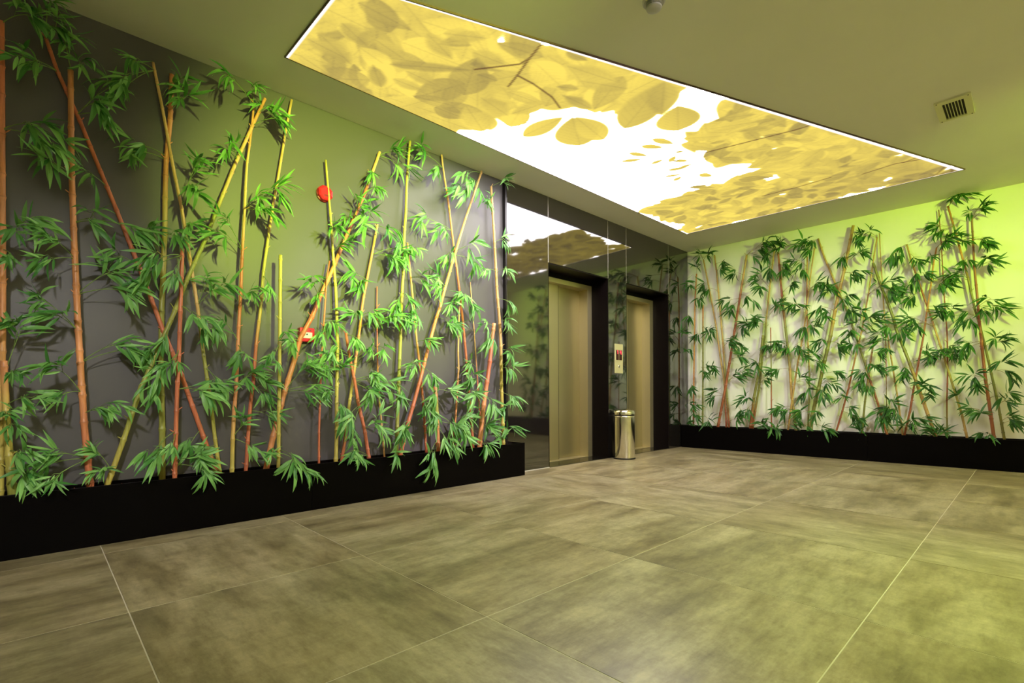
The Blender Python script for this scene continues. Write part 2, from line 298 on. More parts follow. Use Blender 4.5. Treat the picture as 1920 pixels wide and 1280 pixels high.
# ------------------------------------------------------------------ backlit ceiling panel
CANES = [
 ('L', 'YOR', 'reddish bamboo cane cut off by the left edge of the picture',
  ((-0.139,0.12,0.356),(-0.128,0.109,1.245),(-0.129,0.097,2.258),(-0.13,0.09,2.824)),
  (0.0149, 0.0143),
  ((2.81,-0.027,0.186,2.857,0.107),(2.25,0.019,0.204,2.284,0.13),(2.25,0.054,0.209,2.2,0.109),(1.673,-0.058,0.229,1.708,0.083),(1.653,-0.03,0.211,1.774,0.106),(1.616,-0.074,0.228,1.539,0.071),(0.91,-0.047,0.156,1.219,0.113))),
 ('L', 'GYO', "thick knobbly green stump of bamboo in the left planter's near corner",
  ((-0.095,0.14,0.35),(-0.106,0.137,0.544),(-0.119,0.133,0.838),(-0.124,0.13,1.031)),
  (0.0192, 0.0148),
  ((0.964,-0.081,0.213,0.962,0.061),(0.796,-0.017,0.258,0.838,0.083),(0.684,-0.077,0.234,0.701,0.071),(0.558,-0.061,0.258,0.551,0.082),(0.46,-0.035,0.189,0.43,0.09),(0.684,-0.116,0.217,0.743,0.044))),
 ('L', 'ROOO', 'stoutest bright orange upright cane at the left end of the left planter',
  ((0.222,0.13,0.345),(0.199,0.12,0.668),(0.176,0.105,1.196),(0.157,0.086,1.82),(0.15,0.075,2.185),(0.149,0.06,2.702)),
  (0.0177, 0.0136),
  ((2.702,0.115,0.122,2.841,0.101),(2.702,0.204,0.149,2.713,0.078),(2.103,0.029,0.169,2.114,0.109),(2.103,0.1,0.119,2.267,0.089),(1.826,0.253,0.145,1.858,0.11),(1.826,0.413,0.151,1.837,0.108),(1.623,0.048,0.214,1.706,0.085),(1.623,0.037,0.201,1.564,0.091),(1.417,0.312,0.152,1.56,0.117),(1.417,0.372,0.21,1.452,0.105),(1.214,0.08,0.157,1.289,0.105),(1.214,0.022,0.2,1.363,0.08),(1.032,0.359,0.161,1.146,0.1),(1.032,0.418,0.15,1.118,0.082),(0.85,0.077,0.233,0.994,0.097),(0.865,0.107,0.173,0.851,0.088),(0.744,0.252,0.178,0.759,0.079),(0.744,0.325,0.247,0.783,0.079),(0.485,0.076,0.244,0.538,0.097),(0.485,0.002,0.192,0.455,0.102),(0.479,0.054,0.253,0.394,0.073))),
 ('L', 'RRRR', 'long red cane leaning steeply left across the left end of the dark wall',
  ((0.875,0.08,0.341),(0.799,0.076,0.584),(0.681,0.069,0.978),(0.586,0.064,1.251),(0.459,0.056,1.651),(0.352,0.05,1.97),(0.278,0.045,2.182),(0.19,0.04,2.436),(0.092,0.034,2.689),(0.046,0.03,2.85)),
  (0.0155, 0.0096),
  ((2.85,-0.006,0.119,2.923,0.098),(2.85,0.086,0.131,2.881,0.106),(2.85,0.05,0.088,3.01,0.077),(2.686,-0.048,0.158,2.636,0.102),(2.681,0.014,0.136,2.635,0.075),(2.468,0.242,0.166,2.501,0.109),(2.468,0.314,0.159,2.47,0.111),(2.468,0.344,0.106,2.677,0.095),(2.086,0.208,0.12,2.121,0.073),(1.788,0.523,0.108,1.865,0.098),(1.635,0.365,0.11,1.672,0.089),(0.619,0.705,0.121,0.5,0.109))),
 ('L', 'GGGYOO', 'green cane with an orange upper end standing close to the dark wall',
  ((0.579,0.05,0.33),(0.58,0.047,0.68),(0.576,0.045,1.0),(0.581,0.042,1.388),(0.601,0.038,1.899),(0.601,0.037,2.012),(0.608,0.035,2.31),(0.633,0.032,2.602),(0.643,0.03,2.905)),
  (0.0182, 0.0135),
  ((2.679,0.677,0.099,2.853,0.102),(2.668,0.713,0.126,2.753,0.109),(2.37,0.457,0.074,2.38,0.104),(2.345,0.398,0.135,2.29,0.076),(1.865,0.649,0.108,1.842,0.094),(1.186,0.52,0.111,1.094,0.092))),
 ('L', 'YGTTT', 'slim tan cane leaning left, crossing the diagonal olive cane',
  ((0.892,0.1,0.341),(0.863,0.095,0.581),(0.846,0.09,0.776),(0.805,0.083,1.103),(0.771,0.076,1.433),(0.729,0.068,1.757),(0.687,0.061,2.06),(0.637,0.054,2.346),(0.593,0.047,2.639),(0.542,0.04,2.933)),
  (0.0124, 0.0087),
  ((2.886,0.416,0.155,2.827,0.095),(2.886,0.368,0.124,2.71,0.107),(2.886,0.344,0.11,2.596,0.088),(2.063,0.755,0.144,2.318,0.096),(2.063,0.762,0.165,2.177,0.116),(1.932,0.692,0.109,1.919,0.088),(1.433,0.881,0.203,1.557,0.111),(1.433,0.83,0.118,1.598,0.091),(1.022,0.851,0.192,0.933,0.09),(0.509,0.784,0.212,0.491,0.088))),
 ('L', 'YGGGTO', "olive cane leaning far right from the planter's left end",
  ((0.305,0.12,0.339),(0.384,0.112,0.602),(0.459,0.103,0.875),(0.527,0.098,1.056),(0.639,0.089,1.365),(0.717,0.083,1.604),(0.825,0.075,1.887),(0.907,0.069,2.139),(1.002,0.062,2.422),(1.061,0.058,2.582),(1.125,0.055,2.755),(1.206,0.05,2.967)),
  (0.0147, 0.0106),
  ((2.832,1.195,0.095,2.886,0.098),(2.742,1.232,0.166,2.788,0.098),(2.464,0.957,0.134,2.555,0.1),(2.464,0.929,0.153,2.457,0.078),(1.32,0.591,0.131,1.179,0.086),(0.397,0.271,0.162,0.422,0.061),(0.397,0.258,0.174,0.516,0.055))),
 ('L', 'RRRR', 'short red cane with a ragged cut top in front of the crossing canes',
  ((0.629,0.15,0.339),(0.643,0.15,0.864),(0.656,0.15,1.142),(0.675,0.15,1.768)),
  (0.0133, 0.0114),
  ((1.721,0.525,0.276,1.642,0.113),(1.721,0.464,0.208,1.544,0.101),(1.721,0.622,0.258,1.575,0.071),(1.408,0.753,0.274,1.278,0.119),(1.408,0.833,0.275,1.235,0.094),(1.115,0.544,0.221,0.976,0.109),(1.098,0.491,0.222,0.88,0.101),(1.132,0.609,0.237,1.01,0.078),(0.881,0.775,0.26,0.864,0.114),(0.881,0.864,0.2,0.916,0.097),(0.621,0.497,0.257,0.503,0.113),(0.608,0.59,0.262,0.495,0.096),(0.432,0.734,0.267,0.45,0.099),(0.415,0.797,0.245,0.358,0.088))),
 ('L', 'YORTO', 'tall two-toned cane between the crossing canes and the yellow stump',
  ((0.961,0.12,0.336),(0.972,0.111,0.658),(0.994,0.104,0.911),(1.012,0.093,1.283),(1.028,0.087,1.516),(1.042,0.079,1.821),(1.062,0.07,2.134),(1.076,0.062,2.426),(1.11,0.056,2.675),(1.131,0.05,2.903)),
  (0.0143, 0.0069),
  ((2.899,0.926,0.175,2.959,0.092),(2.899,1.096,0.098,2.976,0.074),(2.134,1.156,0.141,2.212,0.097),(2.149,1.249,0.165,2.294,0.113),(2.134,1.167,0.193,2.097,0.088),(1.84,0.887,0.149,1.9,0.098),(1.84,0.893,0.201,1.994,0.063),(1.516,1.108,0.176,1.557,0.08),(1.21,0.9,0.163,1.338,0.084),(1.192,1.018,0.164,1.097,0.101),(0.918,1.069,0.159,0.973,0.109),(0.911,1.141,0.151,1.03,0.089),(0.558,1.039,0.167,0.665,0.087),(0.551,1.084,0.216,0.467,0.087))),
 ('L', 'RRYTT', 'slender bare-topped cane, red below and tan above, left of the yellow stump',
  ((1.062,0.07,0.327),(1.093,0.063,0.763),(1.116,0.06,0.939),(1.14,0.056,1.252),(1.174,0.052,1.483),(1.183,0.049,1.675),(1.213,0.046,1.891),(1.241,0.043,2.089),(1.3,0.038,2.443),(1.356,0.033,2.797),(1.401,0.03,3.045)),
  (0.0132, 0.0084),
  ((1.695,1.187,0.179,1.586,0.067),(0.92,1.169,0.115,0.826,0.082),(0.733,1.206,0.108,0.693,0.091),(0.864,1.163,0.19,0.937,0.081))),
 ('L', 'YYYY', 'straight yellow stump of bamboo with a knotted top, shorter than its neighbours',
  ((1.252,0.15,0.334),(1.265,0.145,1.072),(1.277,0.14,1.841)),
  (0.013, 0.0122),
  ((0.459,1.354,0.237,0.382,0.114),(0.436,1.434,0.245,0.287,0.092),(0.448,1.161,0.211,0.434,0.073),(1.205,1.19,0.238,1.083,0.073),(1.224,1.266,0.258,1.27,0.059))),
 ('L', 'OORORT', 'thick orange cane leaning right in front of the red call point',
  ((1.196,0.08,0.336),(1.234,0.076,0.512),(1.32,0.069,0.844),(1.4,0.063,1.1),(1.445,0.06,1.266),(1.532,0.056,1.427),(1.613,0.052,1.625),(1.706,0.049,1.83),(1.802,0.044,2.065),(1.873,0.041,2.231),(1.994,0.036,2.511),(2.133,0.03,2.894)),
  (0.0206, 0.0121),
  ((2.859,2.238,0.112,2.899,0.1),(2.859,2.307,0.109,2.772,0.119),(2.708,2.007,0.078,2.682,0.096),(2.541,2.001,0.158,2.503,0.095),(2.246,1.908,0.084,2.37,0.112),(2.198,1.786,0.126,2.223,0.092),(1.582,1.483,0.169,1.688,0.087),(1.582,1.537,0.105,1.587,0.072),(0.864,1.447,0.174,1.038,0.109),(0.864,1.466,0.194,0.862,0.117),(0.872,1.55,0.165,0.922,0.096),(1.242,1.334,0.171,1.226,0.084))),
 ('L', 'RRRR', 'thin pinkish red cane standing just right of the leaning thick orange cane',
  ((1.562,0.11,0.326),(1.566,0.104,0.559),(1.578,0.097,0.806),(1.591,0.09,1.083),(1.619,0.082,1.412),(1.647,0.073,1.75),(1.671,0.07,1.883)),
  (0.0095, 0.0059),
  ((1.396,1.649,0.132,1.393,0.098),(1.367,1.553,0.162,1.301,0.088),(1.169,1.581,0.141,1.044,0.081))),
 ('L', 'YYYY', 'yellow-green cane passing in front of the red round alarm sounder',
  ((1.704,0.09,0.318),(1.714,0.086,0.521),(1.718,0.08,0.804),(1.732,0.071,1.223),(1.73,0.066,1.445),(1.724,0.061,1.68),(1.707,0.056,1.917),(1.698,0.051,2.138),(1.679,0.046,2.373),(1.656,0.04,2.672)),
  (0.0158, 0.0079),
  ((2.075,1.645,0.169,2.098,0.097),(1.971,1.743,0.122,2.006,0.1),(0.926,1.721,0.158,1.027,0.107),(0.821,1.579,0.209,0.862,0.087),(0.779,1.702,0.197,0.76,0.098))),
 ('L', 'RYOOT', 'orange cane rising right from behind the criss-crossed red cane',
  ((1.769,0.06,0.334),(1.792,0.059,0.459),(1.841,0.055,0.802),(1.88,0.053,1.022),(1.909,0.05,1.235),(1.935,0.049,1.394),(1.956,0.047,1.579),(1.999,0.045,1.778),(2.052,0.042,2.022),(2.102,0.04,2.27)),
  (0.0131, 0.0098),
  ((2.265,1.947,0.168,2.293,0.128),(2.251,1.888,0.121,2.184,0.119),(2.26,2.156,0.124,2.212,0.125),(2.017,2.176,0.148,1.975,0.125),(2.004,2.277,0.126,2.089,0.127),(1.787,1.814,0.111,1.79,0.11),(1.773,1.885,0.121,1.715,0.111),(1.495,1.84,0.101,1.478,0.119),(1.486,1.992,0.122,1.513,0.122),(1.398,2.156,0.178,1.457,0.133),(1.398,2.286,0.175,1.493,0.108))),
 ('L', 'RRRR', 'short red cane leaning left in the middle of the left planter',
  ((1.967,0.13,0.322),(1.934,0.123,0.552),(1.887,0.118,0.747),(1.858,0.112,0.934),(1.817,0.106,1.128),(1.788,0.1,1.329)),
  (0.0146, 0.0111),
  ((1.312,1.836,0.197,1.278,0.092),(1.157,1.622,0.19,1.184,0.104),(1.145,1.554,0.176,1.113,0.088),(0.959,2.017,0.159,0.991,0.13),(0.947,2.154,0.176,0.918,0.141),(0.934,1.958,0.222,0.84,0.11),(0.755,1.717,0.235,0.659,0.113),(0.734,1.782,0.19,0.531,0.107),(0.561,1.974,0.234,0.649,0.11),(0.574,2.036,0.232,0.561,0.094),(0.344,1.748,0.232,0.413,0.098),(0.339,1.824,0.229,0.361,0.083))),
 ('L', 'TTRR', 'thin dark pink cane against the wall right of the criss-crossed canes',
  ((2.152,0.05,0.311),(2.126,0.046,0.632),(2.11,0.043,0.799),(2.098,0.04,1.063),(2.098,0.038,1.198),(2.097,0.033,1.521),(2.102,0.03,1.751)),
  (0.0088, 0.0055),
  ((1.243,2.109,0.145,1.214,0.088),(1.22,1.997,0.11,1.232,0.078))),
 ('L', 'GGYYY', 'tall green cane whose top just meets the ceiling edge',
  ((2.242,0.1,0.339),(2.251,0.095,0.611),(2.273,0.088,0.975),(2.294,0.082,1.325),(2.316,0.075,1.706),(2.336,0.07,1.959),(2.345,0.066,2.208),(2.367,0.062,2.423),(2.383,0.056,2.737),(2.422,0.05,3.089)),
  (0.0167, 0.0105),
  ((2.138,2.214,0.17,2.089,0.116),(2.114,2.342,0.133,2.031,0.11),(2.161,2.385,0.15,2.104,0.083),(1.739,2.203,0.183,1.572,0.125),(1.725,2.296,0.176,1.652,0.108),(0.952,2.253,0.155,0.861,0.117),(0.375,2.125,0.245,0.34,0.096),(0.566,2.227,0.194,0.504,0.098))),
 ('L', 'RRROT', 'tall thin reddish cane reaching the ceiling edge near the end of the wall',
  ((3.126,0.06,0.301),(3.088,0.056,0.699),(3.061,0.052,1.051),(3.01,0.047,1.539),(2.957,0.043,1.943),(2.889,0.038,2.378),(2.85,0.035,2.663),(2.794,0.032,2.944),(2.772,0.03,3.122)),
  (0.0143, 0.0087),
  ((2.954,2.614,0.124,2.897,0.105),(2.958,2.495,0.073,2.997,0.123),(2.388,2.685,0.127,2.337,0.107),(2.393,2.49,0.101,2.405,0.123),(2.205,2.752,0.141,2.105,0.107),(1.832,2.949,0.126,1.766,0.121),(1.731,3.012,0.159,1.694,0.131),(1.041,3.035,0.151,1.012,0.112),(0.704,2.921,0.168,0.585,0.12))),
 ('L', 'RRTO', 'thin brownish cane leaning left beside the tall green ceiling-height cane',
  ((2.556,0.08,0.349),(2.538,0.075,0.66),(2.5,0.068,1.098),(2.47,0.064,1.33),(2.446,0.06,1.597),(2.422,0.056,1.835),(2.389,0.05,2.174)),
  (0.0118, 0.0081),
  ((1.872,2.509,0.126,1.851,0.113),(1.592,2.35,0.158,1.524,0.119),(1.311,2.504,0.171,1.305,0.103),(1.074,2.331,0.183,1.11,0.1),(0.836,2.475,0.144,0.767,0.122),(0.789,2.545,0.189,0.696,0.113))),
 ('L', 'RROTTT', 'long cane leaning right, tan above and red below, near the end of the left planter',
  ((2.266,0.13,0.353),(2.332,0.123,0.572),(2.393,0.117,0.736),(2.483,0.109,0.988),(2.579,0.099,1.286),(2.652,0.093,1.5),(2.715,0.088,1.653),(2.767,0.084,1.813),(2.91,0.073,2.203),(3.001,0.066,2.452),(3.125,0.058,2.748),(3.254,0.05,3.061)),
  (0.0178, 0.0106),
  ((3.037,2.946,0.169,2.885,0.14),(2.947,3.075,0.155,2.825,0.143),(2.874,2.871,0.183,2.71,0.128),(2.198,3.002,0.199,2.239,0.141),(2.155,3.079,0.161,2.11,0.123),(1.824,2.621,0.171,1.884,0.124),(1.798,2.673,0.139,1.762,0.096),(1.566,2.773,0.206,1.683,0.107),(1.541,2.734,0.216,1.461,0.115),(1.075,2.535,0.189,1.024,0.103),(0.608,2.209,0.224,0.573,0.115))),
 ('L', 'YYTTT', 'pale pinkish cane standing last at the far end of the left planter',
  ((3.499,0.09,0.285),(3.494,0.085,0.596),(3.482,0.08,0.951),(3.483,0.074,1.345),(3.472,0.071,1.558),(3.441,0.066,1.877),(3.418,0.059,2.347),(3.396,0.054,2.685),(3.38,0.05,2.942)),
  (0.0191, 0.0122),
  ((2.942,3.499,0.155,3.008,0.097),(2.674,3.192,0.16,2.742,0.104),(2.379,3.504,0.114,2.423,0.109),(2.082,3.203,0.173,2.036,0.093),(2.071,3.493,0.156,2.119,0.097),(1.812,3.517,0.167,1.774,0.108),(1.596,3.497,0.148,1.579,0.098),(1.296,3.533,0.171,1.265,0.119),(1.104,3.493,0.187,1.1,0.14),(0.858,3.522,0.179,0.804,0.13),(0.667,3.379,0.189,0.673,0.138),(0.503,3.545,0.129,0.459,0.131),(0.367,3.383,0.143,0.394,0.107))),
 ('L', 'OORO', 'stout orange stump beside the last cane of the left planter',
  ((3.13,0.14,0.323),(3.178,0.137,0.641),(3.215,0.136,0.854),(3.267,0.134,1.09),(3.311,0.131,1.383),(3.341,0.13,1.545)),
  (0.0245, 0.0186),
  ((1.513,3.12,0.21,1.496,0.112),(1.48,3.191,0.229,1.372,0.103),(0.859,3.063,0.195,0.986,0.132),(0.844,2.93,0.237,0.859,0.128),(0.833,3.198,0.233,0.756,0.123),(0.523,3.139,0.182,0.525,0.123),(0.369,3.15,0.222,0.363,0.112))),
 ('L', 'ROTT', 'thin tan cane standing between the knobbly stump and the ceiling-height reddish cane',
  ((2.857,0.07,0.298),(2.898,0.064,0.572),(2.91,0.062,0.683),(2.935,0.056,0.946),(2.951,0.053,1.084),(2.948,0.049,1.237),(2.971,0.04,1.679)),
  (0.01, 0.0077),
  ((1.602,2.864,0.102,1.534,0.1),(0.633,2.957,0.107,0.607,0.121),(0.582,2.898,0.116,0.484,0.12))),
 ('L', 'RRTT', 'thinnest faint cane against the wall near the end of the left planter',
  ((3.246,0.04,0.301),(3.222,0.035,0.716),(3.179,0.028,1.298),(3.162,0.025,1.534),(3.125,0.02,1.941)),
  (0.008, 0.0052),
  ((1.097,3.045,0.099,1.141,0.103),(0.647,3.169,0.092,0.666,0.104))),
 ('L', 'ROGR', "shortest knobbly stump, leaves hanging over the left planter's front",
  ((2.645,0.14,0.322),(2.635,0.14,0.587),(2.615,0.14,0.908)),
  (0.0191, 0.019),
  ((0.894,2.568,0.197,0.813,0.113),(0.884,2.755,0.183,0.86,0.126),(0.692,2.549,0.222,0.626,0.121),(0.668,2.76,0.214,0.546,0.135),(0.597,2.929,0.235,0.464,0.148),(0.428,2.475,0.245,0.308,0.12),(0.404,2.491,0.245,0.192,0.111),(0.548,2.664,0.261,0.411,0.123))),
 ('R', 'ROOO', 'thin orange cane standing first in the right planter beside the granite',
  ((0.155,0.1,0.307),(0.159,0.083,1.142),(0.165,0.071,1.685),(0.169,0.059,2.263),(0.195,0.05,2.703)),
  (0.0132, 0.0101),
  ((2.703,0.221,0.09,2.775,0.108),(2.479,0.104,0.211,2.551,0.116),(2.313,0.3,0.123,2.287,0.115),(1.978,0.105,0.182,2.056,0.116),(1.66,0.101,0.342,1.736,0.131),(1.434,0.116,0.191,1.489,0.108),(1.017,0.15,0.159,0.924,0.108),(0.557,0.173,0.138,0.659,0.116),(0.516,0.221,0.191,0.479,0.115),(0.324,0.108,0.148,0.349,0.092))),
 ('R', 'GGGO', 'short thin olive cane, second from the granite in the right planter',
  ((0.309,0.12,0.315),(0.314,0.11,1.219),(0.314,0.1,2.189)),
  (0.0129, 0.0115),
  ((1.753,0.302,0.194,1.69,0.106),(1.778,0.425,0.175,1.778,0.081),(1.219,0.466,0.203,1.194,0.112),(1.219,0.399,0.237,1.131,0.097),(0.52,0.458,0.231,0.408,0.104))),
 ('R', 'RTTT', 'thin tan cane with drooping leaves at its tip, third from the granite',
  ((0.643,0.06,0.319),(0.613,0.055,1.008),(0.55,0.051,1.405),(0.487,0.048,1.889),(0.395,0.044,2.407),(0.3,0.04,2.902)),
  (0.0131, 0.01),
  ((2.893,0.292,0.118,2.963,0.107),(2.902,0.438,0.153,2.928,0.105),(2.535,0.365,0.141,2.504,0.114),(1.881,0.435,0.121,1.741,0.097),(1.211,0.491,0.106,1.212,0.105))),
 ('R', 'RGTTT', 'tan cane meeting the leaning red cane low down in the right planter',
  ((0.689,0.08,0.322),(0.655,0.074,0.847),(0.623,0.07,1.208),(0.604,0.066,1.53),(0.552,0.059,2.148),(0.513,0.054,2.599),(0.473,0.05,2.94)),
  (0.0152, 0.0105),
  ((2.674,0.609,0.147,2.72,0.104),(2.799,0.669,0.142,2.789,0.087),(2.386,0.431,0.182,2.423,0.105),(1.53,0.744,0.193,1.591,0.117),(1.007,0.838,0.167,1.057,0.124),(0.967,0.904,0.144,1.156,0.108),(0.409,0.847,0.199,0.459,0.132))),
 ('R', 'RRRT', 'red cane leaning right, crossing two tan canes near the granite corner',
  ((0.537,0.11,0.317),(0.658,0.097,0.983),(0.758,0.084,1.637),(0.84,0.074,2.173),(0.942,0.06,2.845)),
  (0.0203, 0.0141),
  ((2.845,1.185,0.1,2.926,0.136),(2.845,1.103,0.11,2.827,0.122),(2.845,1.256,0.151,2.96,0.105),(2.562,0.812,0.161,2.586,0.109),(2.204,0.752,0.126,2.083,0.142),(2.219,0.692,0.169,2.188,0.126),(2.28,1.041,0.192,2.177,0.114),(1.754,0.97,0.156,1.822,0.123),(1.769,1.058,0.161,1.889,0.107),(1.558,0.907,0.146,1.504,0.116),(1.535,0.82,0.153,1.588,0.101),(0.806,0.538,0.228,0.848,0.119),(0.79,0.477,0.175,0.768,0.113),(1.322,0.952,0.217,1.359,0.107))),
 ('R', 'RGGTT', 'olive cane with a tan leafy upper half, left of the dark red cane',
  ((1.022,0.09,0.33),(1.068,0.084,0.654),(1.113,0.078,0.945),(1.148,0.071,1.287),(1.193,0.063,1.718),(1.203,0.059,1.891),(1.261,0.048,2.468),(1.306,0.04,2.86)),
  (0.0158, 0.01),
  ((2.853,1.368,0.162,2.889,0.089),(2.653,1.264,0.138,2.587,0.12),(2.318,1.089,0.114,2.524,0.122),(2.281,1.158,0.18,2.313,0.12),(1.868,1.373,0.145,2.049,0.103),(1.831,1.094,0.138,1.888,0.114),(1.808,0.976,0.13,1.809,0.108),(0.96,1.251,0.206,1.046,0.097),(2.838,1.22,0.125,2.763,0.098))),
 ('R', 'RGG', 'stout olive stump leaning beside a taller olive cane in the right planter',
  ((1.006,0.13,0.331),(1.056,0.123,0.785),(1.127,0.117,1.187),(1.173,0.11,1.655)),
  (0.0206, 0.0168),
  ((1.262,1.091,0.182,1.232,0.106),(0.693,0.954,0.208,0.747,0.123),(0.67,0.971,0.176,0.593,0.115),(0.385,1.213,0.225,0.398,0.112))),
 ('R', 'GTGRR', 'cane with a dark red upper half in the middle left of the right planter',
  ((1.573,0.08,0.348),(1.521,0.072,0.814),(1.501,0.066,1.197),(1.454,0.058,1.665),(1.418,0.053,1.995),(1.38,0.046,2.463),(1.351,0.04,2.813)),
  (0.0188, 0.0132),
  ((2.805,1.403,0.12,2.861,0.103),(2.638,1.406,0.109,2.611,0.111),(2.6,1.457,0.154,2.527,0.088),(2.221,1.577,0.164,2.324,0.108),(2.108,1.385,0.092,2.083,0.089),(1.472,1.372,0.149,1.546,0.118),(1.435,1.485,0.127,1.451,0.095),(1.175,1.342,0.191,1.14,0.103),(0.625,1.426,0.186,0.647,0.124),(0.603,1.485,0.138,0.588,0.11))),
 ('R', 'RRGR', "thin short reddish stump standing forward in the right planter's left half",
  ((1.287,0.14,0.315),(1.285,0.134,1.106),(1.279,0.13,1.749)),
  (0.0098, 0.0072),
  ((1.555,1.372,0.195,1.506,0.103),(1.555,1.26,0.185,1.478,0.089),(0.397,1.381,0.268,0.356,0.109),(0.36,1.262,0.206,0.362,0.089))),
 ('R', 'TTTT', 'tan cane leaning right, its tip hidden among drooping leaves',
  ((1.487,0.11,0.331),(1.515,0.104,0.573),(1.56,0.096,0.916),(1.608,0.087,1.279),(1.674,0.078,1.658),(1.723,0.067,2.129),(1.759,0.058,2.469),(1.803,0.05,2.798)),
  (0.0127, 0.0092),
  ((2.791,1.701,0.145,2.864,0.1),(2.777,1.785,0.133,2.721,0.092),(2.791,1.651,0.148,2.817,0.086),(2.207,1.887,0.159,2.289,0.112),(2.242,1.99,0.171,2.223,0.104),(1.529,1.578,0.132,1.474,0.094),(1.458,1.687,0.191,1.341,0.1),(0.952,1.698,0.162,1.021,0.107))),
 ('R', 'GGTRT', 'upright cane behind the leaning tan cane, left of the big golden cane',
  ((1.717,0.07,0.361),(1.724,0.068,0.577),(1.737,0.064,1.015),(1.719,0.06,1.483),(1.706,0.056,1.96),(1.713,0.05,2.673)),
  (0.0122, 0.0093),
  ((2.536,1.616,0.139,2.624,0.108),(2.5,1.643,0.122,2.5,0.101),(1.96,1.565,0.123,2.056,0.109),(1.946,1.678,0.144,1.953,0.093),(1.743,1.676,0.14,1.724,0.129),(1.729,1.799,0.131,1.713,0.113),(1.296,1.837,0.169,1.313,0.112),(1.274,1.894,0.155,1.226,0.098),(0.914,1.709,0.108,0.843,0.129),(0.591,1.638,0.131,0.555,0.115),(0.411,1.705,0.151,0.379,0.114))),
 ('R', 'ORGGTT', 'slender cane leaning left behind the big golden brown cane',
  ((2.547,0.05,0.379),(2.526,0.049,0.444),(2.471,0.046,0.713),(2.404,0.043,0.953),(2.336,0.039,1.238),(2.236,0.035,1.591),(2.177,0.032,1.823),(2.091,0.029,2.069),(2.009,0.026,2.318),(1.901,0.023,2.641),(1.834,0.02,2.897)),
  (0.013, 0.0104),
  ((2.889,1.818,0.143,2.818,0.085),(2.318,1.944,0.146,2.268,0.104),(2.055,2.182,0.119,2.065,0.109),(1.946,2.218,0.072,1.896,0.116),(1.626,2.185,0.145,1.62,0.115),(1.591,2.302,0.113,1.693,0.101),(1.075,2.358,0.133,0.973,0.1),(0.608,2.519,0.151,0.579,0.117),(0.51,2.585,0.145,0.483,0.104))),
 ('R', 'GGGTTT', 'stoutest golden brown cane leaning right in the middle of the right planter',
  ((1.762,0.13,0.345),(1.793,0.123,0.609),(1.86,0.115,0.927),(1.913,0.107,1.213),(1.988,0.098,1.586),(2.02,0.092,1.806),(2.072,0.084,2.099),(2.144,0.074,2.46),(2.231,0.06,2.967)),
  (0.0242, 0.017),
  ((2.904,2.278,0.145,2.765,0.094),(2.652,2.128,0.191,2.558,0.109),(2.553,2.311,0.146,2.557,0.1),(2.386,2.244,0.151,2.321,0.101),(2.373,2.334,0.193,2.318,0.093),(2.085,1.966,0.142,2.161,0.111),(1.915,1.926,0.156,1.866,0.118),(1.895,1.877,0.204,1.957,0.104),(1.503,2.099,0.146,1.457,0.123),(1.503,1.878,0.215,1.503,0.118),(0.948,1.965,0.217,0.842,0.124),(0.934,2.019,0.194,0.979,0.11),(1.087,2.086,0.177,1.067,0.089),(0.595,1.878,0.234,0.565,0.111),(0.416,1.97,0.25,0.382,0.103))),
 ('R', 'RRTTT', 'thin cane leaning right, red below and tan above, right of the golden brown cane',
  ((2.045,0.1,0.336),(2.109,0.095,0.587),(2.182,0.089,0.909),(2.251,0.081,1.288),(2.323,0.073,1.647),(2.351,0.069,1.846),(2.392,0.064,2.116),(2.431,0.057,2.451),(2.474,0.05,2.762)),
  (0.0115, 0.0081),
  ((2.762,2.376,0.103,2.859,0.093),(2.756,2.31,0.133,2.801,0.094),(2.063,2.54,0.154,2.14,0.098),(2.057,2.617,0.15,2.173,0.097),(1.747,2.308,0.141,1.877,0.094),(1.733,2.413,0.125,1.766,0.106),(1.581,2.515,0.168,1.686,0.098),(1.481,2.259,0.19,1.409,0.1),(0.772,2.123,0.137,0.752,0.082),(0.601,2.238,0.155,0.524,0.101),(0.635,2.237,0.208,0.64,0.087))),
 ('R', 'TTTT', 'thin tan cane rising nearly upright through the crossing canes',
  ((2.716,0.09,0.351),(2.671,0.081,0.774),(2.619,0.073,1.183),(2.569,0.065,1.579),(2.541,0.06,1.805),(2.525,0.053,2.17),(2.509,0.047,2.471),(2.496,0.04,2.812)),
  (0.0105, 0.0059),
  ((1.46,2.489,0.178,1.557,0.091),(1.328,2.566,0.17,1.376,0.084),(0.678,2.583,0.125,0.644,0.104),(0.665,2.667,0.188,0.603,0.089),(0.486,2.769,0.215,0.43,0.088))),
 ('R', 'TTGGG', 'thick green and tan cane leaning left in the right half of the right planter',
  ((3.014,0.13,0.344),(2.925,0.12,0.682),(2.844,0.111,0.977),(2.77,0.103,1.246),(2.665,0.094,1.581),(2.624,0.088,1.793),(2.507,0.077,2.169),(2.435,0.07,2.448)),
  (0.0186, 0.0148),
  ((2.121,2.614,0.209,2.056,0.115),(2.121,2.671,0.182,2.007,0.096),(1.647,2.715,0.136,1.56,0.096),(1.634,2.597,0.208,1.629,0.09),(1.124,2.717,0.166,1.125,0.102),(1.124,2.76,0.205,1.046,0.094),(0.745,2.964,0.244,0.917,0.092),(0.757,3.018,0.222,0.807,0.091),(0.375,3.059,0.181,0.393,0.11),(0.362,2.982,0.196,0.365,0.086))),
 ('R', 'TYTRT', 'cane leaning left with drooping leaves at its tip in the right planter',
  ((3.283,0.08,0.332),(3.242,0.075,0.583),(3.178,0.07,0.867),(3.101,0.064,1.205),(3.023,0.058,1.539),(2.939,0.052,1.873),(2.874,0.048,2.129),(2.803,0.044,2.403),(2.759,0.04,2.617)),
  (0.0123, 0.0091),
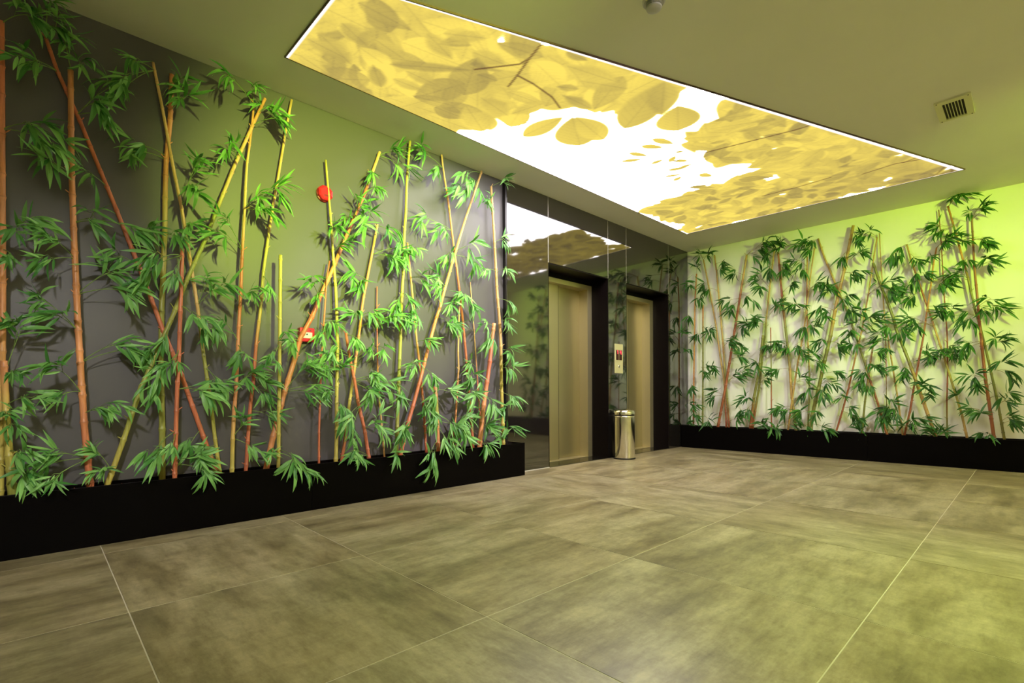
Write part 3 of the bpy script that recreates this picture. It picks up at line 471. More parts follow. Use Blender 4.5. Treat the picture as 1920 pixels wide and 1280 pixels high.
  ((2.617,2.661,0.163,2.504,0.115),(2.617,2.714,0.093,2.475,0.09),(2.503,2.856,0.137,2.388,0.1),(2.283,2.864,0.123,2.188,0.1),(2.256,2.92,0.1,2.233,0.088),(2.136,2.792,0.144,2.07,0.101),(2.037,2.787,0.094,1.951,0.102),(1.603,2.836,0.107,1.64,0.107),(1.584,2.79,0.132,1.724,0.095),(1.205,3.026,0.111,1.25,0.093),(0.686,3.229,0.119,0.806,0.084))),
 ('R', 'RRROO', 'reddish brown cane leaning right, crossing the left-leaning cane',
  ((2.748,0.11,0.385),(2.79,0.104,0.616),(2.823,0.096,0.882),(2.872,0.087,1.216),(2.915,0.079,1.515),(2.944,0.071,1.789),(2.983,0.062,2.11),(3.002,0.056,2.319),(3.031,0.05,2.52)),
  (0.0114, 0.0081),
  ((2.52,3.137,0.142,2.576,0.097),(2.508,3.093,0.157,2.54,0.079),(2.325,2.983,0.175,2.406,0.068),(2.116,3.107,0.114,2.088,0.098),(2.128,3.167,0.14,2.123,0.091),(1.838,3.043,0.138,1.819,0.098),(1.235,2.998,0.181,1.285,0.086),(1.278,2.95,0.169,1.301,0.074),(0.869,2.939,0.221,0.918,0.092),(0.488,2.853,0.181,0.494,0.094),(0.468,2.899,0.153,0.526,0.087))),
 ('R', 'GRRRR', 'thin upright reddish cane with a bare tip left of the leafy end pair',
  ((3.117,0.06,0.382),(3.113,0.056,0.683),(3.123,0.052,1.045),(3.12,0.047,1.513),(3.102,0.043,1.804),(3.085,0.039,2.208),(3.072,0.035,2.539),(3.05,0.03,2.961)),
  (0.0092, 0.0048),
  ((1.668,3.076,0.148,1.752,0.092),(1.668,3.164,0.099,1.778,0.091),(1.328,3.088,0.146,1.324,0.091),(1.328,3.187,0.134,1.276,0.078),(1.347,3.166,0.171,1.36,0.072),(0.437,3.085,0.149,0.368,0.098))),
 ('R', 'GGGGOO', 'tall green cane leaning left with leaves touching the ceiling, at the right end',
  ((3.569,0.1,0.408),(3.531,0.094,0.713),(3.478,0.087,1.057),(3.41,0.078,1.485),(3.357,0.073,1.733),(3.289,0.065,2.169),(3.236,0.06,2.439),(3.181,0.055,2.725),(3.131,0.05,2.977)),
  (0.0122, 0.0094),
  ((2.964,3.229,0.146,3.07,0.09),(2.964,3.271,0.114,3.102,0.084),(2.725,3.037,0.144,2.738,0.092),(2.725,3.063,0.117,2.677,0.08),(2.503,3.245,0.166,2.535,0.095),(2.49,3.191,0.146,2.599,0.078),(2.313,3.286,0.114,2.286,0.09),(2.095,3.189,0.128,2.133,0.09),(2.095,3.234,0.14,2.184,0.084),(1.336,3.529,0.188,1.414,0.097),(1.325,3.577,0.138,1.379,0.086),(1.069,3.568,0.191,1.177,0.103),(1.087,3.588,0.185,1.034,0.102),(0.719,3.608,0.141,0.817,0.103),(0.701,3.587,0.194,0.738,0.085),(0.517,3.615,0.146,0.567,0.103),(0.489,3.678,0.15,0.552,0.079))),
 ('R', 'RRRRB', 'stout reddish brown cane, last in the right planter',
  ((3.499,0.12,0.342),(3.469,0.112,0.654),(3.436,0.104,0.964),(3.41,0.096,1.312),(3.379,0.085,1.777),(3.371,0.081,1.915),(3.35,0.074,2.216),(3.338,0.065,2.572),(3.33,0.06,2.796)),
  (0.0165, 0.0089),
  ((2.766,3.401,0.154,2.884,0.088),(2.766,3.442,0.122,2.84,0.076),(2.766,3.316,0.18,2.811,0.065),(2.536,3.421,0.149,2.512,0.093),(2.548,3.45,0.135,2.468,0.082),(2.234,3.47,0.185,2.297,0.092),(2.222,3.499,0.116,2.246,0.081),(1.783,3.481,0.19,1.844,0.11),(1.783,3.53,0.129,1.776,0.104),(1.753,3.439,0.139,1.74,0.093),(1.694,3.287,0.212,1.632,0.106),(1.682,3.256,0.188,1.697,0.089),(1.395,3.267,0.154,1.342,0.101),(1.384,3.231,0.145,1.285,0.09),(0.982,3.32,0.232,1.012,0.105),(0.97,3.353,0.204,0.912,0.099),(0.602,3.361,0.227,0.585,0.093),(0.596,3.326,0.166,0.659,0.083),(0.371,3.435,0.216,0.39,0.092))),
 ('R', 'GGBB', 'short brown and olive stump leaning right in front of the slender left-leaning cane',
  ((2.329,0.14,0.373),(2.349,0.138,0.654),(2.399,0.133,1.111),(2.451,0.13,1.498)),
  (0.0122, 0.009),
  ((1.137,2.465,0.205,1.166,0.091),(1.124,2.346,0.195,1.105,0.099),(1.137,2.517,0.203,1.131,0.084),(0.939,2.415,0.23,0.905,0.085),(0.406,2.346,0.211,0.371,0.092),(0.54,2.292,0.213,0.508,0.093),(1.334,2.489,0.184,1.315,0.078))),
 ('R', 'GGRR', 'thin short upright cane hidden among leaves behind the crossing canes',
  ((2.563,0.05,0.366),(2.558,0.047,0.747),(2.555,0.042,1.372),(2.55,0.04,1.635)),
  (0.0062, 0.0052),
  ((1.398,2.512,0.157,1.459,0.091),(0.675,2.622,0.146,0.729,0.09))),
]
PRINT_LEAVES = ((3.087,3.022,3.114,2.58,0.5,1.0),(3.581,2.783,3.165,2.544,0.85,0.85),(3.651,2.579,3.178,2.522,0.6,1.0),(2.778,3.187,2.42,2.987,0.75,0.98),(1.737,2.975,2.214,2.627,0.2,0.62),(1.838,3.232,1.661,3.038,0.6,0.62),(2.409,2.606,2.244,2.646,0.6,0.6),(2.772,2.874,2.441,2.836,0.6,0.85),(2.858,2.546,2.767,2.857,0.5,0.9),(3.626,2.352,3.286,1.799,0.55,0.75),(3.993,2.061,3.639,1.886,0.95,0.85),(3.298,1.806,3.677,2.043,0.6,0.72),(3.199,2.359,2.864,2.403,0.4,0.65),(2.849,2.202,3.182,2.022,0.5,0.85),(2.909,2.273,2.761,2.366,0.6,0.66),(3.05,2.034,2.63,2.168,0.4,0.9),(2.528,2.083,2.71,2.036,0.5,0.6),(1.289,3.009,1.568,3.146,0.6,0.75),(1.342,2.827,1.559,2.907,0.7,0.7),(1.549,2.819,1.804,2.855,0.6,0.85),(1.243,3.101,1.512,3.109,0.55,0.78),(1.263,3.283,1.511,3.352,0.5,0.95),(1.768,2.555,2.039,2.639,0.6,0.8),(1.84,2.488,2.077,2.333,0.5,0.88),(2.081,2.495,2.338,2.437,0.7,0.8),(1.863,2.95,2.144,2.934,0.5,0.8),(1.841,3.088,2.109,3.052,0.5,0.85),(5.782,1.027,5.94,0.812,0.5,0.7),(4.116,2.712,4.236,2.543,0.35,1),(4.021,2.569,4.22,2.471,0.35,1),(3.99,2.422,4.174,2.293,0.4,1),(3.954,2.289,4.182,2.194,0.4,1),(4.378,2.547,4.383,2.409,0.5,1),(4.467,2.405,4.399,2.293,0.6,1),(4.905,2.594,4.866,2.473,0.6,1),(4.943,2.335,5.102,2.257,0.6,1),(4.735,2.609,4.822,2.445,0.3,1),(4.623,2.512,4.713,2.334,0.35,0.95),(4.146,2.101,4.363,1.84,0.5,1),(4.288,2.123,4.544,1.995,0.5,0.95),(4.46,1.863,4.411,1.984,0.5,0.75),(4.339,2.277,4.364,2.186,0.5,0.85),(4.583,2.269,4.47,2.373,0.45,1),(4.668,2.423,4.675,2.261,0.4,0.9),(4.162,1.871,4.363,1.519,0.35,0.95),(4.081,1.725,4.223,1.51,0.5,0.8),(4.51,1.529,4.373,1.736,0.5,0.7),(4.927,1.603,4.761,1.891,0.35,0.9),(5.134,1.765,5.181,1.438,0.5,0.85),(5.444,1.557,5.251,1.306,0.9,0.9),(5.641,1.614,5.933,1.43,0.5,0.85),(5.392,2.369,5.169,2.573,0.3,0.7),(5.656,2.425,5.629,2.153,0.5,0.7),(5.406,2.906,5.521,2.486,0.3,0.95),(5.394,3.212,5.64,2.895,0.25,0.9),(5.814,3.199,5.811,2.88,0.4,0.85),(6.28,3.04,6.413,2.785,0.3,0.95),(6.395,2.544,6.263,2.305,0.6,0.75),(6.548,2.879,6.643,2.711,0.4,0.6),(5.178,2.565,5.281,2.377,0.3,0.6))
PRINT_FILL = [[(1.208,3.368),(1.205,2.536),(1.558,2.408),(3.457,1.709),(3.283,1.929),(3.374,2.12),(3.105,2.226),(2.984,2.383),(2.899,2.605),(2.872,2.998),(2.672,3.072),(2.527,3.204),(2.479,3.358),(1.912,3.323)],[(4.083,1.383),(6.81,0.48),(6.676,3.233),(6.124,3.182),(5.449,3.209),(5.4,2.804),(5.392,2.369),(5.296,1.897),(5.289,1.746),(4.925,1.957),(4.735,2.131),(4.468,2.16),(4.216,2.087),(4.153,1.822),(3.996,1.647),(4.007,1.51)]]
PRINT_TWIGS = [[(2.347,2.097),(2.403,2.29),(2.467,2.465),(2.508,2.599)],[(2.403,2.29),(2.396,2.368),(2.207,2.618)],[(2.467,2.465),(2.619,2.455),(2.84,2.47),(2.991,2.521)],[(6.184,1.2),(6.139,0.921),(6.231,0.673)],[(6.03,2.104),(6.05,1.731),(6.029,1.444)],[(6.799,0.706),(6.553,0.589)],[(6.817,0.572),(6.655,0.558)],[(6.169,0.864),(6.087,0.677)],[(4.715,1.388),(4.733,1.234)],[(4.407,2.742),(4.541,2.093),(4.715,1.388)]]

def build_lightbox():
    root = empty('lightbox', (4.0, 2.4, H)); tag(root, 'large backlit ceiling panel printed with yellow leaves against a white sky', 'light panel')
    A, B, C, E = [np.array(p) for p in LB]
    NA, NBn = 470, 170
    aa = np.linspace(0, 1, NA)[:, None, None]; bb = np.linspace(0, 1, NBn)[None, :, None]
    P = (A * (1 - aa) + B * aa) * (1 - bb) + (E * (1 - aa) + C * aa) * bb
    X, Y = P[..., 0], P[..., 1]
    cov = np.zeros(X.shape); dark = np.ones(X.shape)
    rng = np.random.RandomState(4)
    def stamp(x0, y0, x1, y1, wr, tone, soft, op=.8):
        dx, dy = x1 - x0, y1 - y0; L = math.hypot(dx, dy); dx /= L; dy /= L
        u = ((X - x0) * dx + (Y - y0) * dy) / L; v = ((Y - y0) * dx - (X - x0) * dy) / L
        uu = np.clip(u, 0, 1)
        half = wr * .5 * np.sin(PI * uu ** .8) ** .8
        d = np.where((u < 0) | (u > 1), -1.0, (half - np.abs(v))) * L
        al = np.clip(d / soft, 0, 1)
        vein = 1 - .13 * np.exp(-(v * L / .006) ** 2) * al
        side = 1 - .05 * (np.sin((u * 9 - np.abs(v) * 8) * 2 * PI) > .82) * al
        nonlocal cov, dark
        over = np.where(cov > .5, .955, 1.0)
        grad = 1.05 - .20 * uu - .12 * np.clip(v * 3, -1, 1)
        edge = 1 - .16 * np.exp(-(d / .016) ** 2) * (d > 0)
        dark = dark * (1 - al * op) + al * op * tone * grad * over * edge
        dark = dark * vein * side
        cov = 1 - (1 - cov) * (1 - al)
    def inside(poly, x, y):
        c = False; n = len(poly); jx = n - 1
        for i in range(n):
            (xi, yi), (xj, yj) = poly[i], poly[jx]
            if (yi > y) != (yj > y) and x < (xj - xi) * (y - yi) / (yj - yi) + xi: c = not c
            jx = i
        return c
    def fill(poly, n, lo, hi, tones, soft, op, far):
        xs = [p[0] for p in poly]; ys = [p[1] for p in poly]; k = 0
        while k < n:
            x, y = rng.uniform(min(xs), max(xs)), rng.uniform(min(ys), max(ys))
            if not inside(poly, x, y): continue
            k += 1; L = rng.uniform(lo, hi); a = rng.uniform(0, 2 * PI)
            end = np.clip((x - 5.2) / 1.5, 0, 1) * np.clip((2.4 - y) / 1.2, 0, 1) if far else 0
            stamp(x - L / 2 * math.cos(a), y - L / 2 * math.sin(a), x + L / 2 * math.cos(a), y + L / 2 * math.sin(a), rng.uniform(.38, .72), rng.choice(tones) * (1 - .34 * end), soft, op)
    for f_i in (0, 1):
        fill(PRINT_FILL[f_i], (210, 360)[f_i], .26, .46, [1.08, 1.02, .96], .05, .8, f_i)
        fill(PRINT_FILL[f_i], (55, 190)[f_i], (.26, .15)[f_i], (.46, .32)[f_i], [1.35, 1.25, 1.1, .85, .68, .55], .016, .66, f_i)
    for (x0, y0, x1, y1, wr, tone) in PRINT_LEAVES: stamp(x0, y0, x1, y1, wr, tone, min(.04, .22 * wr * math.hypot(x1 - x0, y1 - y0)))
    dark = np.clip(dark, .38, 1.10)
    yel = np.array([.92, .71, .13]) ; brn = np.array([.33, .25, .085])
    t = ((dark - .40) / .60)[..., None]
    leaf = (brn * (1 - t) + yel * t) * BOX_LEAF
    white = np.array([1.0, .93, .96]) * BOX_WHITE
    c = cov[..., None]; c = np.clip(c * 1.9, 0, 1); c = c * c * (3 - 2 * c)
    colr = np.exp(np.log(white) * (1 - c) + np.log(leaf) * c)
    tw = np.zeros(X.shape)
    for line in PRINT_TWIGS:
        for (p, q) in zip(line, line[1:]):
            p = np.array(p); q = np.array(q); dv = q - p; L2 = dv @ dv
            s = np.clip(((X - p[0]) * dv[0] + (Y - p[1]) * dv[1]) / L2, 0, 1)
            dist = np.hypot(X - p[0] - s * dv[0], Y - p[1] - s * dv[1])
            tw = np.maximum(tw, np.clip((.012 - dist) / .008, 0, 1))
    tw = tw[..., None] * .85
    colr = colr * (1 - tw) + np.array([.13, .055, .03]) * BOX_LEAF * tw
    for sl in (np.s_[:, -3:], np.s_[-1:, :], np.s_[:2, :]): colr[sl] = np.maximum(colr[sl], np.array([1.0, .90, .88]) * 1.2)   # light leaking at the rim
    idx = np.arange(NA * NBn).reshape(NA, NBn)
    quads = np.stack([idx[:-1, :-1], idx[:-1, 1:], idx[1:, 1:], idx[1:, :-1]], -1).reshape(-1, 4)
    vs = np.stack([X - 4.0, Y - 2.4, np.full(X.shape, -.008)], -1).reshape(-1, 3)
    me = bpy.data.meshes.new('printed_panel'); me.from_pydata(vs.tolist(), [], quads.tolist())
    at = me.attributes.new('print', 'FLOAT_COLOR', 'POINT')
    at.data.foreach_set('color', np.concatenate([colr.reshape(-1, 3), np.ones((NA * NBn, 1))], 1).astype(np.float32).ravel())
    p = link('printed_panel', me, M['print'], root)
    n = me.polygons[0].normal
    if n.z > 0: me.flip_normals()
    for a, b in zip(LB, LB[1:] + LB[:1]):
        d = Vector((b[0] - a[0], b[1] - a[1], 0)).normalized(); nrm = Vector((d.y, -d.x, 0))
        cen = Vector((4.0, 2.0, 0)); mid = Vector(((a[0] + b[0]) / 2, (a[1] + b[1]) / 2, 0))
        if nrm.dot(mid - cen) < 0: nrm = -nrm
        q = [Vector((a[0], a[1], 0)) - d * .008, Vector((b[0], b[1], 0)) + d * .008]
        pts = [(v.x - 4.0, v.y - 2.4) for v in (q[0], q[1], q[1] + nrm * .006, q[0] + nrm * .006)]
        prism('frame', pts, -.011, 0, M['box_frame'], root)
build_lightbox()

# ------------------------------------------------------------------ planters
def planter(w, s0, s1, depth, seams, label, slab, endcap):
    r = empty('planter', wp(w, (s0 + s1) / 2, depth / 2, 0)); tag(r, label, 'planter')
    o, t, n = WALL[w]
    mat = Matrix(((t.x, n.x, 0, 0), (t.y, n.y, 0, 0), (0, 0, 1, 0), (0, 0, 0, 1)))
    sm = (s0 + s1) / 2
    def pb(name, a, b, m, bev=.002):
        bm = bmesh.new(); add_box(bm, (a[0] - sm, a[1] - depth / 2, a[2]), (b[0] - sm, b[1] - depth / 2, b[2]), bev)
        bmesh.ops.transform(bm, matrix=mat, verts=bm.verts); return from_bm(name, bm, m, r)
    T = .016
    ed = [s0] + seams + [s1]
    for a, b in zip(ed, ed[1:]): pb('front_panel', (a + .001, depth - T, 0), (b - .001, depth, PH), M['planter'])
    pb('back_panel', (s0, .002, 0), (s1, .002 + T, PH - .004), M['planter'])
    pb('end_panel', (s0, .002 + T, 0), (s0 + T, depth - T, PH - .001), M['planter']); pb('end_panel', (s1 - T, .002 + T, 0), (s1, depth - T, PH - .001), M['planter'])
    # loose bark chips in the box
    bm = bmesh.new(); rd = random.Random(len(label)); N = int((s1 - s0) / .05); K = 4
    gr = [[bm.verts.new((s0 + T + (s1 - s0 - 2 * T) * i / N - sm, T + .004 + (depth - 2 * T - .006) * k / K - depth / 2, PH - .042 + rd.uniform(-.008, .008))) for k in range(K + 1)] for i in range(N + 1)]
    for i in range(N):
        for k in range(K): bm.faces.new((gr[i][k], gr[i + 1][k], gr[i + 1][k + 1], gr[i][k + 1]))
    for _ in range(int((s1 - s0) * 110)):
        c = Vector((rd.uniform(s0 + .05, s1 - .05) - sm, rd.uniform(.045, depth - .045) - depth / 2, PH - .034 + rd.uniform(-.004, .010))); q = rd.uniform(.008, .02)
        vs = [bm.verts.new(c + Vector((rd.uniform(-1, 1), rd.uniform(-1, 1), rd.uniform(-.5, .7))) * q) for _ in range(5)]
        for f in ((0, 1, 2), (0, 2, 3), (0, 3, 4), (1, 2, 4), (2, 3, 4), (0, 1, 4)): bm.faces.new([vs[i] for i in f])
    bmesh.ops.transform(bm, matrix=mat, verts=bm.verts)
    so = from_bm('bark_chips', bm, M['soil']); so.location = r.location; tag(so, slab, 'bark chips', kind='stuff')
planter('L', -2.9, 3.695, .205, [-1.5, 1.467], 'long low black planter box along the charcoal wall', 'reddish bark chips filling the planter along the charcoal wall', True)
planter('R', .045, 5.6, .285, [2.4], 'long low black planter box along the white wall', 'reddish bark chips filling the planter along the white wall', True)

# ------------------------------------------------------------------ bamboo
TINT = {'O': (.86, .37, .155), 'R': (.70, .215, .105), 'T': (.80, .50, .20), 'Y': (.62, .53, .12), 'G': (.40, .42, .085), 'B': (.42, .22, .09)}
TINT_R = {'O': (.55, .24, .075), 'R': (.34, .105, .045), 'T': (.48, .30, .10), 'Y': (.40, .34, .08), 'G': (.20, .20, .045), 'B': (.26, .13, .055)}  # right planter's canes: same tints darkened, silhouette shade put into the colour
def leaf_mesh(name, droop, twist, wide, mat):
    N = 6; vs = []; fs = []
    for i in range(N + 1):
        t = i / N
        hw = wide * .5 * math.sin(PI * min(1, t * .97 + .03) ** .78) ** .9 if 0 < t < 1 else .004
        a = droop * t; y = math.sin(a) / droop if abs(droop) > 1e-3 else t; z = -(1 - math.cos(a)) / droop if abs(droop) > 1e-3 else 0
        tw = twist * t
        for k in (-1, 0, 1):
            vs.append((k * hw * math.cos(tw), y, z + abs(k) * hw * .35 + k * hw * math.sin(tw)))
    for i in range(N):
        for k in range(2):
            a = i * 3 + k; fs.append((a, a + 1, a + 4, a + 3))
    me = bpy.data.meshes.new(name); me.from_pydata(vs, [], fs); me.materials.append(mat); me.shade_smooth(); return me
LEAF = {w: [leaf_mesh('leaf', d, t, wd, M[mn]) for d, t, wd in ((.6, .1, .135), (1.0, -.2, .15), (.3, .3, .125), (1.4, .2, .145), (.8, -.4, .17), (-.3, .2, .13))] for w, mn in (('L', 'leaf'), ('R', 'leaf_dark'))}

def tube(bm, pts, radii, n, layer=None, cols=None):
    rings = []
    for i, p in enumerate(pts):
        d = (pts[min(i + 1, len(pts) - 1)] - pts[max(i - 1, 0)]).normalized()
        a = d.orthogonal().normalized() if abs(d.z) < .5 else Vector((0, 1, 0)).cross(d).normalized()
        b = d.cross(a)
        ring = []
        for k in range(n):
            v = bm.verts.new(p + (a * math.cos(2 * PI * k / n) + b * math.sin(2 * PI * k / n)) * radii[i])
            if layer: v[layer] = (*cols[i], 1)
            ring.append(v)
        rings.append(ring)
    for A, B in zip(rings, rings[1:]):
        for k in range(n): bm.faces.new((A[k], A[(k + 1) % n], B[(k + 1) % n], B[k]))
    bm.faces.new(rings[0][::-1]); bm.faces.new(rings[-1])

def build_cane(ci, w, code, label, pts, rad, sprays):
    rd = random.Random(100 + ci)
    o, t, n = WALL[w]
    P = [wp(w, *p) for p in pts]
    d0 = (P[1] - P[0]).normalized(); base = P[0] + d0 * ((PH - .045) - P[0].z) / max(d0.z, .2)
    P = [base] + P if P[0].z > base.z else P
    root = empty('bamboo_cane', base)
    tag(root, label, 'bamboo', 'bamboo canes in the planter along the %s wall' % ('charcoal' if w == 'L' else 'white'))
    seg = [(b - a).length for a, b in zip(P, P[1:])]; LEN = sum(seg)
    def at(s):
        for a, b, l in zip(P, P[1:], seg):
            if s <= l or b is P[-1]: return a + (b - a) * (s / l)
            s -= l
    def at_z(z):
        lo, hi = 0, LEN
        for _ in range(24):
            m_ = (lo + hi) / 2
            if at(m_).z < z: lo = m_
            else: hi = m_
        return (lo + hi) / 2
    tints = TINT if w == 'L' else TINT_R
    def tint(s):
        x = s / LEN * (len(code) - 1); i = min(int(x), len(code) - 2); k = x - i
        k = min(1, max(0, (k - .5) * 2.2 + .5))
        return [tints[code[i]][q] * (1 - k) + tints[code[i + 1]][q] * k for q in range(3)]
    att = sorted({round(at_z(s[0]), 3) for s in sprays})
    nodes = []; s = rd.uniform(.05, .12)
    while s < LEN - .02:
        nodes.append(s); s += rd.uniform(.13, .24) * (1 if rad[0] > .015 else .9)
    for a in att:
        if all(abs(a - q) > .05 for q in nodes): nodes.append(a)
    nodes.sort()
    ss = [(0, 1.0)]
    for s in nodes:
        r0 = rad[0] + (rad[1] - rad[0]) * s / LEN
        if s - 1.3 * r0 > ss[-1][0] + .004 and s + 1.4 * r0 < LEN - .002:
            ss += [(s - 1.2 * r0, .98), (s - .35 * r0, 1.10), (s, 1.22), (s + .3 * r0, 1.06), (s + 1.3 * r0, .97)]
    ss.append((LEN, 1.0))
    bm = bmesh.new(); lay = bm.verts.layers.float_color.new('tint')
    pp, rr, cc = [], [], []
    for s, k in ss:
        pp.append(at(s) - base); rr.append((rad[0] + (rad[1] - rad[0]) * s / LEN) * k)
        c = tint(s); v = 1 + .10 * math.sin(s * 23 + ci); v *= .78 if k > 1.15 else 1; cc.append([q * v for q in c])
    tube(bm, pp, rr, 12 if rad[0] > .012 else 8, lay, cc)
    for s in nodes:                     # trimmed twig stubs at some nodes
        if rd.random() < .35:
            r0 = rad[0] + (rad[1] - rad[0]) * s / LEN; q = at(s) - base
            dr = (t * rd.choice((-1, 1)) + n * rd.uniform(0, .6) + Vector((0, 0, rd.uniform(.6, 1.6)))).normalized()
            ln = rd.uniform(.018, .04)
            tube(bm, [q, q + dr * (r0 + ln * .5), q + dr * (r0 + ln)], [.0035, .003, .0024], 5, lay, [[v * 1.1 for v in tint(s)]] * 3)
    from_bm('stem', bm, M['cane'], root, True)
    for (az, cs, co_, cz, rho) in sprays:
        A = at(at_z(az)); C = wp(w, cs, co_, cz); rho = min(max(rho * (1 if w == 'L' else 1.15), .07), .16)
        if (C - A).length < .05: C = A + n * .05 + t * rd.choice((-.03, .03))
        mid = A + (C - A) * .5 + Vector((0, 0, (C - A).length * rd.uniform(.08, .22))) + n * .01
        bz = lambda k: A * (1 - k) ** 2 + mid * 2 * k * (1 - k) + C * k * k
        bm = bmesh.new()
        main = [bz(k / 6) for k in range(7)]
        tube(bm, [p - A for p in main], [.0028 - .0012 * k / 6 for k in range(7)], 5)
        leaves = []
        tot = (rd.randint(13, 16) if w == 'L' else rd.randint(12, 14))
        subs = 3
        go = C - A
        for q in range(subs):
            k = (.5, .75, 1.0)[q]; b0 = bz(k)
            off = t * rd.uniform(-1, 1) * .6 + n * rd.uniform(-.2, .6) + Vector((0, 0, rd.uniform(-.6, .5)))
            E = C + off * rho * .8
            if (E - b0).length < .03: E = E + (go.normalized() + off) * .03
            m2 = (b0 + E) / 2 + Vector((0, 0, .018))
            tube(bm, [b0 - A, m2 - A, E - A], [.0015, .0013, .0009], 4)
            sd = ((E - b0).normalized() + go.normalized() * .5).normalized()
            lat = sd.cross(n).normalized() if sd.cross(n).length > .1 else t
            cnt = tot // subs + (1 if q < tot % subs else 0)
            flop = rd.uniform(.25, .8)
            for i in range(cnt):
                kk = .25 + .75 * (i + 1) / cnt
                p = b0 * (1 - kk) ** 2 + m2 * 2 * kk * (1 - kk) + E * kk * kk
                sg = 1 if i % 2 else -1
                sp = rd.uniform(.25, .95) if i < cnt - 1 else rd.uniform(-.2, .2)
                dr = sd + lat * sg * sp + n * rd.uniform(-.2, .45) + Vector((0, 0, -flop + rd.uniform(-.15, .15)))
                dr.normalize(); ln = min(.175, max(.085, rho * rd.uniform(1.0, 1.55)))
                leaves.append((p, dr, ln))
        br = from_bm('branch', bm, M['twig'] if w == 'L' else M['twig_tan'], root, True); br.location = A - base
        for p, dr, ln in leaves:
            tip = p + dr * ln; outp = (tip - o).dot(n); outb = (p - o).dot(n)
            if outb < .012: p = p + n * (.012 - outb)
            if outp < .02: dr = (dr + n * (.04 + (.02 - outp) / ln)).normalized()
            if p.z + dr.z * ln > H - .02: dr = Vector((dr.x, dr.y, -abs(dr.z) * .6 - .1)).normalized()
            if p.z > H - .02: p.z = H - .02
            if w == 'R':
                sp_ = (p - o).dot(t)
                if sp_ < .055: p = p + t * (.055 - sp_)
                if (p + dr * ln - o).dot(t) < .055: dr = (dr - t * (2 * dr.dot(t))).normalized()
            lim = .22 if w == 'L' else .30
            tip = p + dr * ln
            if tip.z < PH + .02 and (tip - o).dot(n) < lim:
                if (p - o).dot(n) > lim - .03: p = p + n * max(0, lim + .005 - (p - o).dot(n)); dr = (dr + n * max(0, (lim - (p - o).dot(n) - dr.dot(n) * ln) / ln + .05)).normalized()
                else: dr = Vector((dr.x, dr.y, abs(dr.z) * .5 + .1)).normalized()
            nrm = n * .75 + Vector((0, 0, .55)) + Vector((rd.uniform(-1, 1), rd.uniform(-1, 1), rd.uniform(-1, 1))) * .55
            nrm = nrm - dr * nrm.dot(dr)
            if nrm.length < .05: nrm = dr.orthogonal()
            nrm.normalize(); sx = dr.cross(nrm)
            lf = bpy.data.objects.new('leaf', rd.choice(LEAF[w])); COL.objects.link(lf); lf.parent = br
            wd = ln * rd.uniform(.9, 1.15); q = p - A
            lf.matrix_basis = Matrix(((sx.x * wd, dr.x * ln, nrm.x * ln, q.x), (sx.y * wd, dr.y * ln, nrm.y * ln, q.y), (sx.z * wd, dr.z * ln, nrm.z * ln, q.z), (0, 0, 0, 1)))
for ci, (w, code, label, pts, rad, sprays) in enumerate(CANES): build_cane(ci, w, code, label, pts, rad, sprays)

# ------------------------------------------------------------------ waste bin
r = empty('waste_bin', (5.535, 3.615, 0)); tag(r, 'round stainless steel waste bin standing between the two elevators', 'bin')
lathe('base_ring', [(0, 0), (.138, 0), (.140, .006), (.138, .016), (0, .016)], M['rubber'], r)
lathe('body', [(0, .016), (.130, .016), (.131, .022), (.131, .535), (.1335, .538), (.1335, .546), (.1315, .549), (.128, .552), (0, .552)], M['bin_steel'], r, 64)
lathe('neck_band', [(.127, .549), (.1275, .566), (.120, .566)], M['rubber'], r, 64)
lid = lathe('lid', [(.128, .563), (.1335, .566), (.1345, .575), (.134, .595), (.128, .613), (.113, .625), (.098, .629), (.094, .624), (.0, .600)], M['bin_steel'], r, 64)
fl = lathe('flap', [(0, .612), (.040, .613), (.078, .617), (.092, .622), (.092, .627), (.06, .636), (0, .640)], M['bin_steel'], lid, 48)

# ------------------------------------------------------------------ call panel between the elevators
r = empty('call_station', (5.645, GF, 1.298)); tag(r, 'champagne call plate with two red floor displays and a round button', 'call station')
box('face_plate', (-.092, -.010, -.194), (.092, 0, .194), M['plate'], r, .002)
for k, (a, b) in enumerate(((-.068, -.006), (.004, .068))):
    wd = box('display', (a, -.0115, -.020), (b, -.009, .112), M['window'], r)
    segs = ([(.5, .52, .66, .98)] if k == 0 else [(.58, .62, .82, .98), (.30, .62, .44, .82)])
    bm = bmesh.new(); w_ = b - a
    if k == 0: bars = [(.52, .60, .70, .96), (.36, .88, .70, .96)]
    else: bars = [(.56, .58, .74, .96), (.24, .70, .40, .96), (.24, .70, .80, .78)]
    for (p0, q0, p1, q1) in bars: add_box(bm, (a + w_ * p0, -.0128, -.020 + .132 * q0), (a + w_ * p1, -.0114, -.020 + .132 * q1))
    from_bm('digit', bm, M['glow'], wd)
rt_ = Matrix.Rotation(PI / 2, 4, 'X')
b_ = lathe('button', [(.0, .016), (.014, .016), (.018, .013), (.019, .010), (.026, .0098), (.027, .0085)], M['chrome'], r, 32, rt_); b_.location = (0, 0, -.104)
bm = bmesh.new()
for ang in (PI / 2, PI / 2 + 2 * PI / 3, PI / 2 + 4 * PI / 3): bm.verts.new((.008 * math.cos(ang), -.0168, .008 * math.sin(ang)))
bm.verts.ensure_lookup_table(); bm.faces.new(bm.verts); bmesh.ops.solidify(bm, geom=bm.faces[:], thickness=.0006)
from_bm('arrow', bm, M['black'], b_)

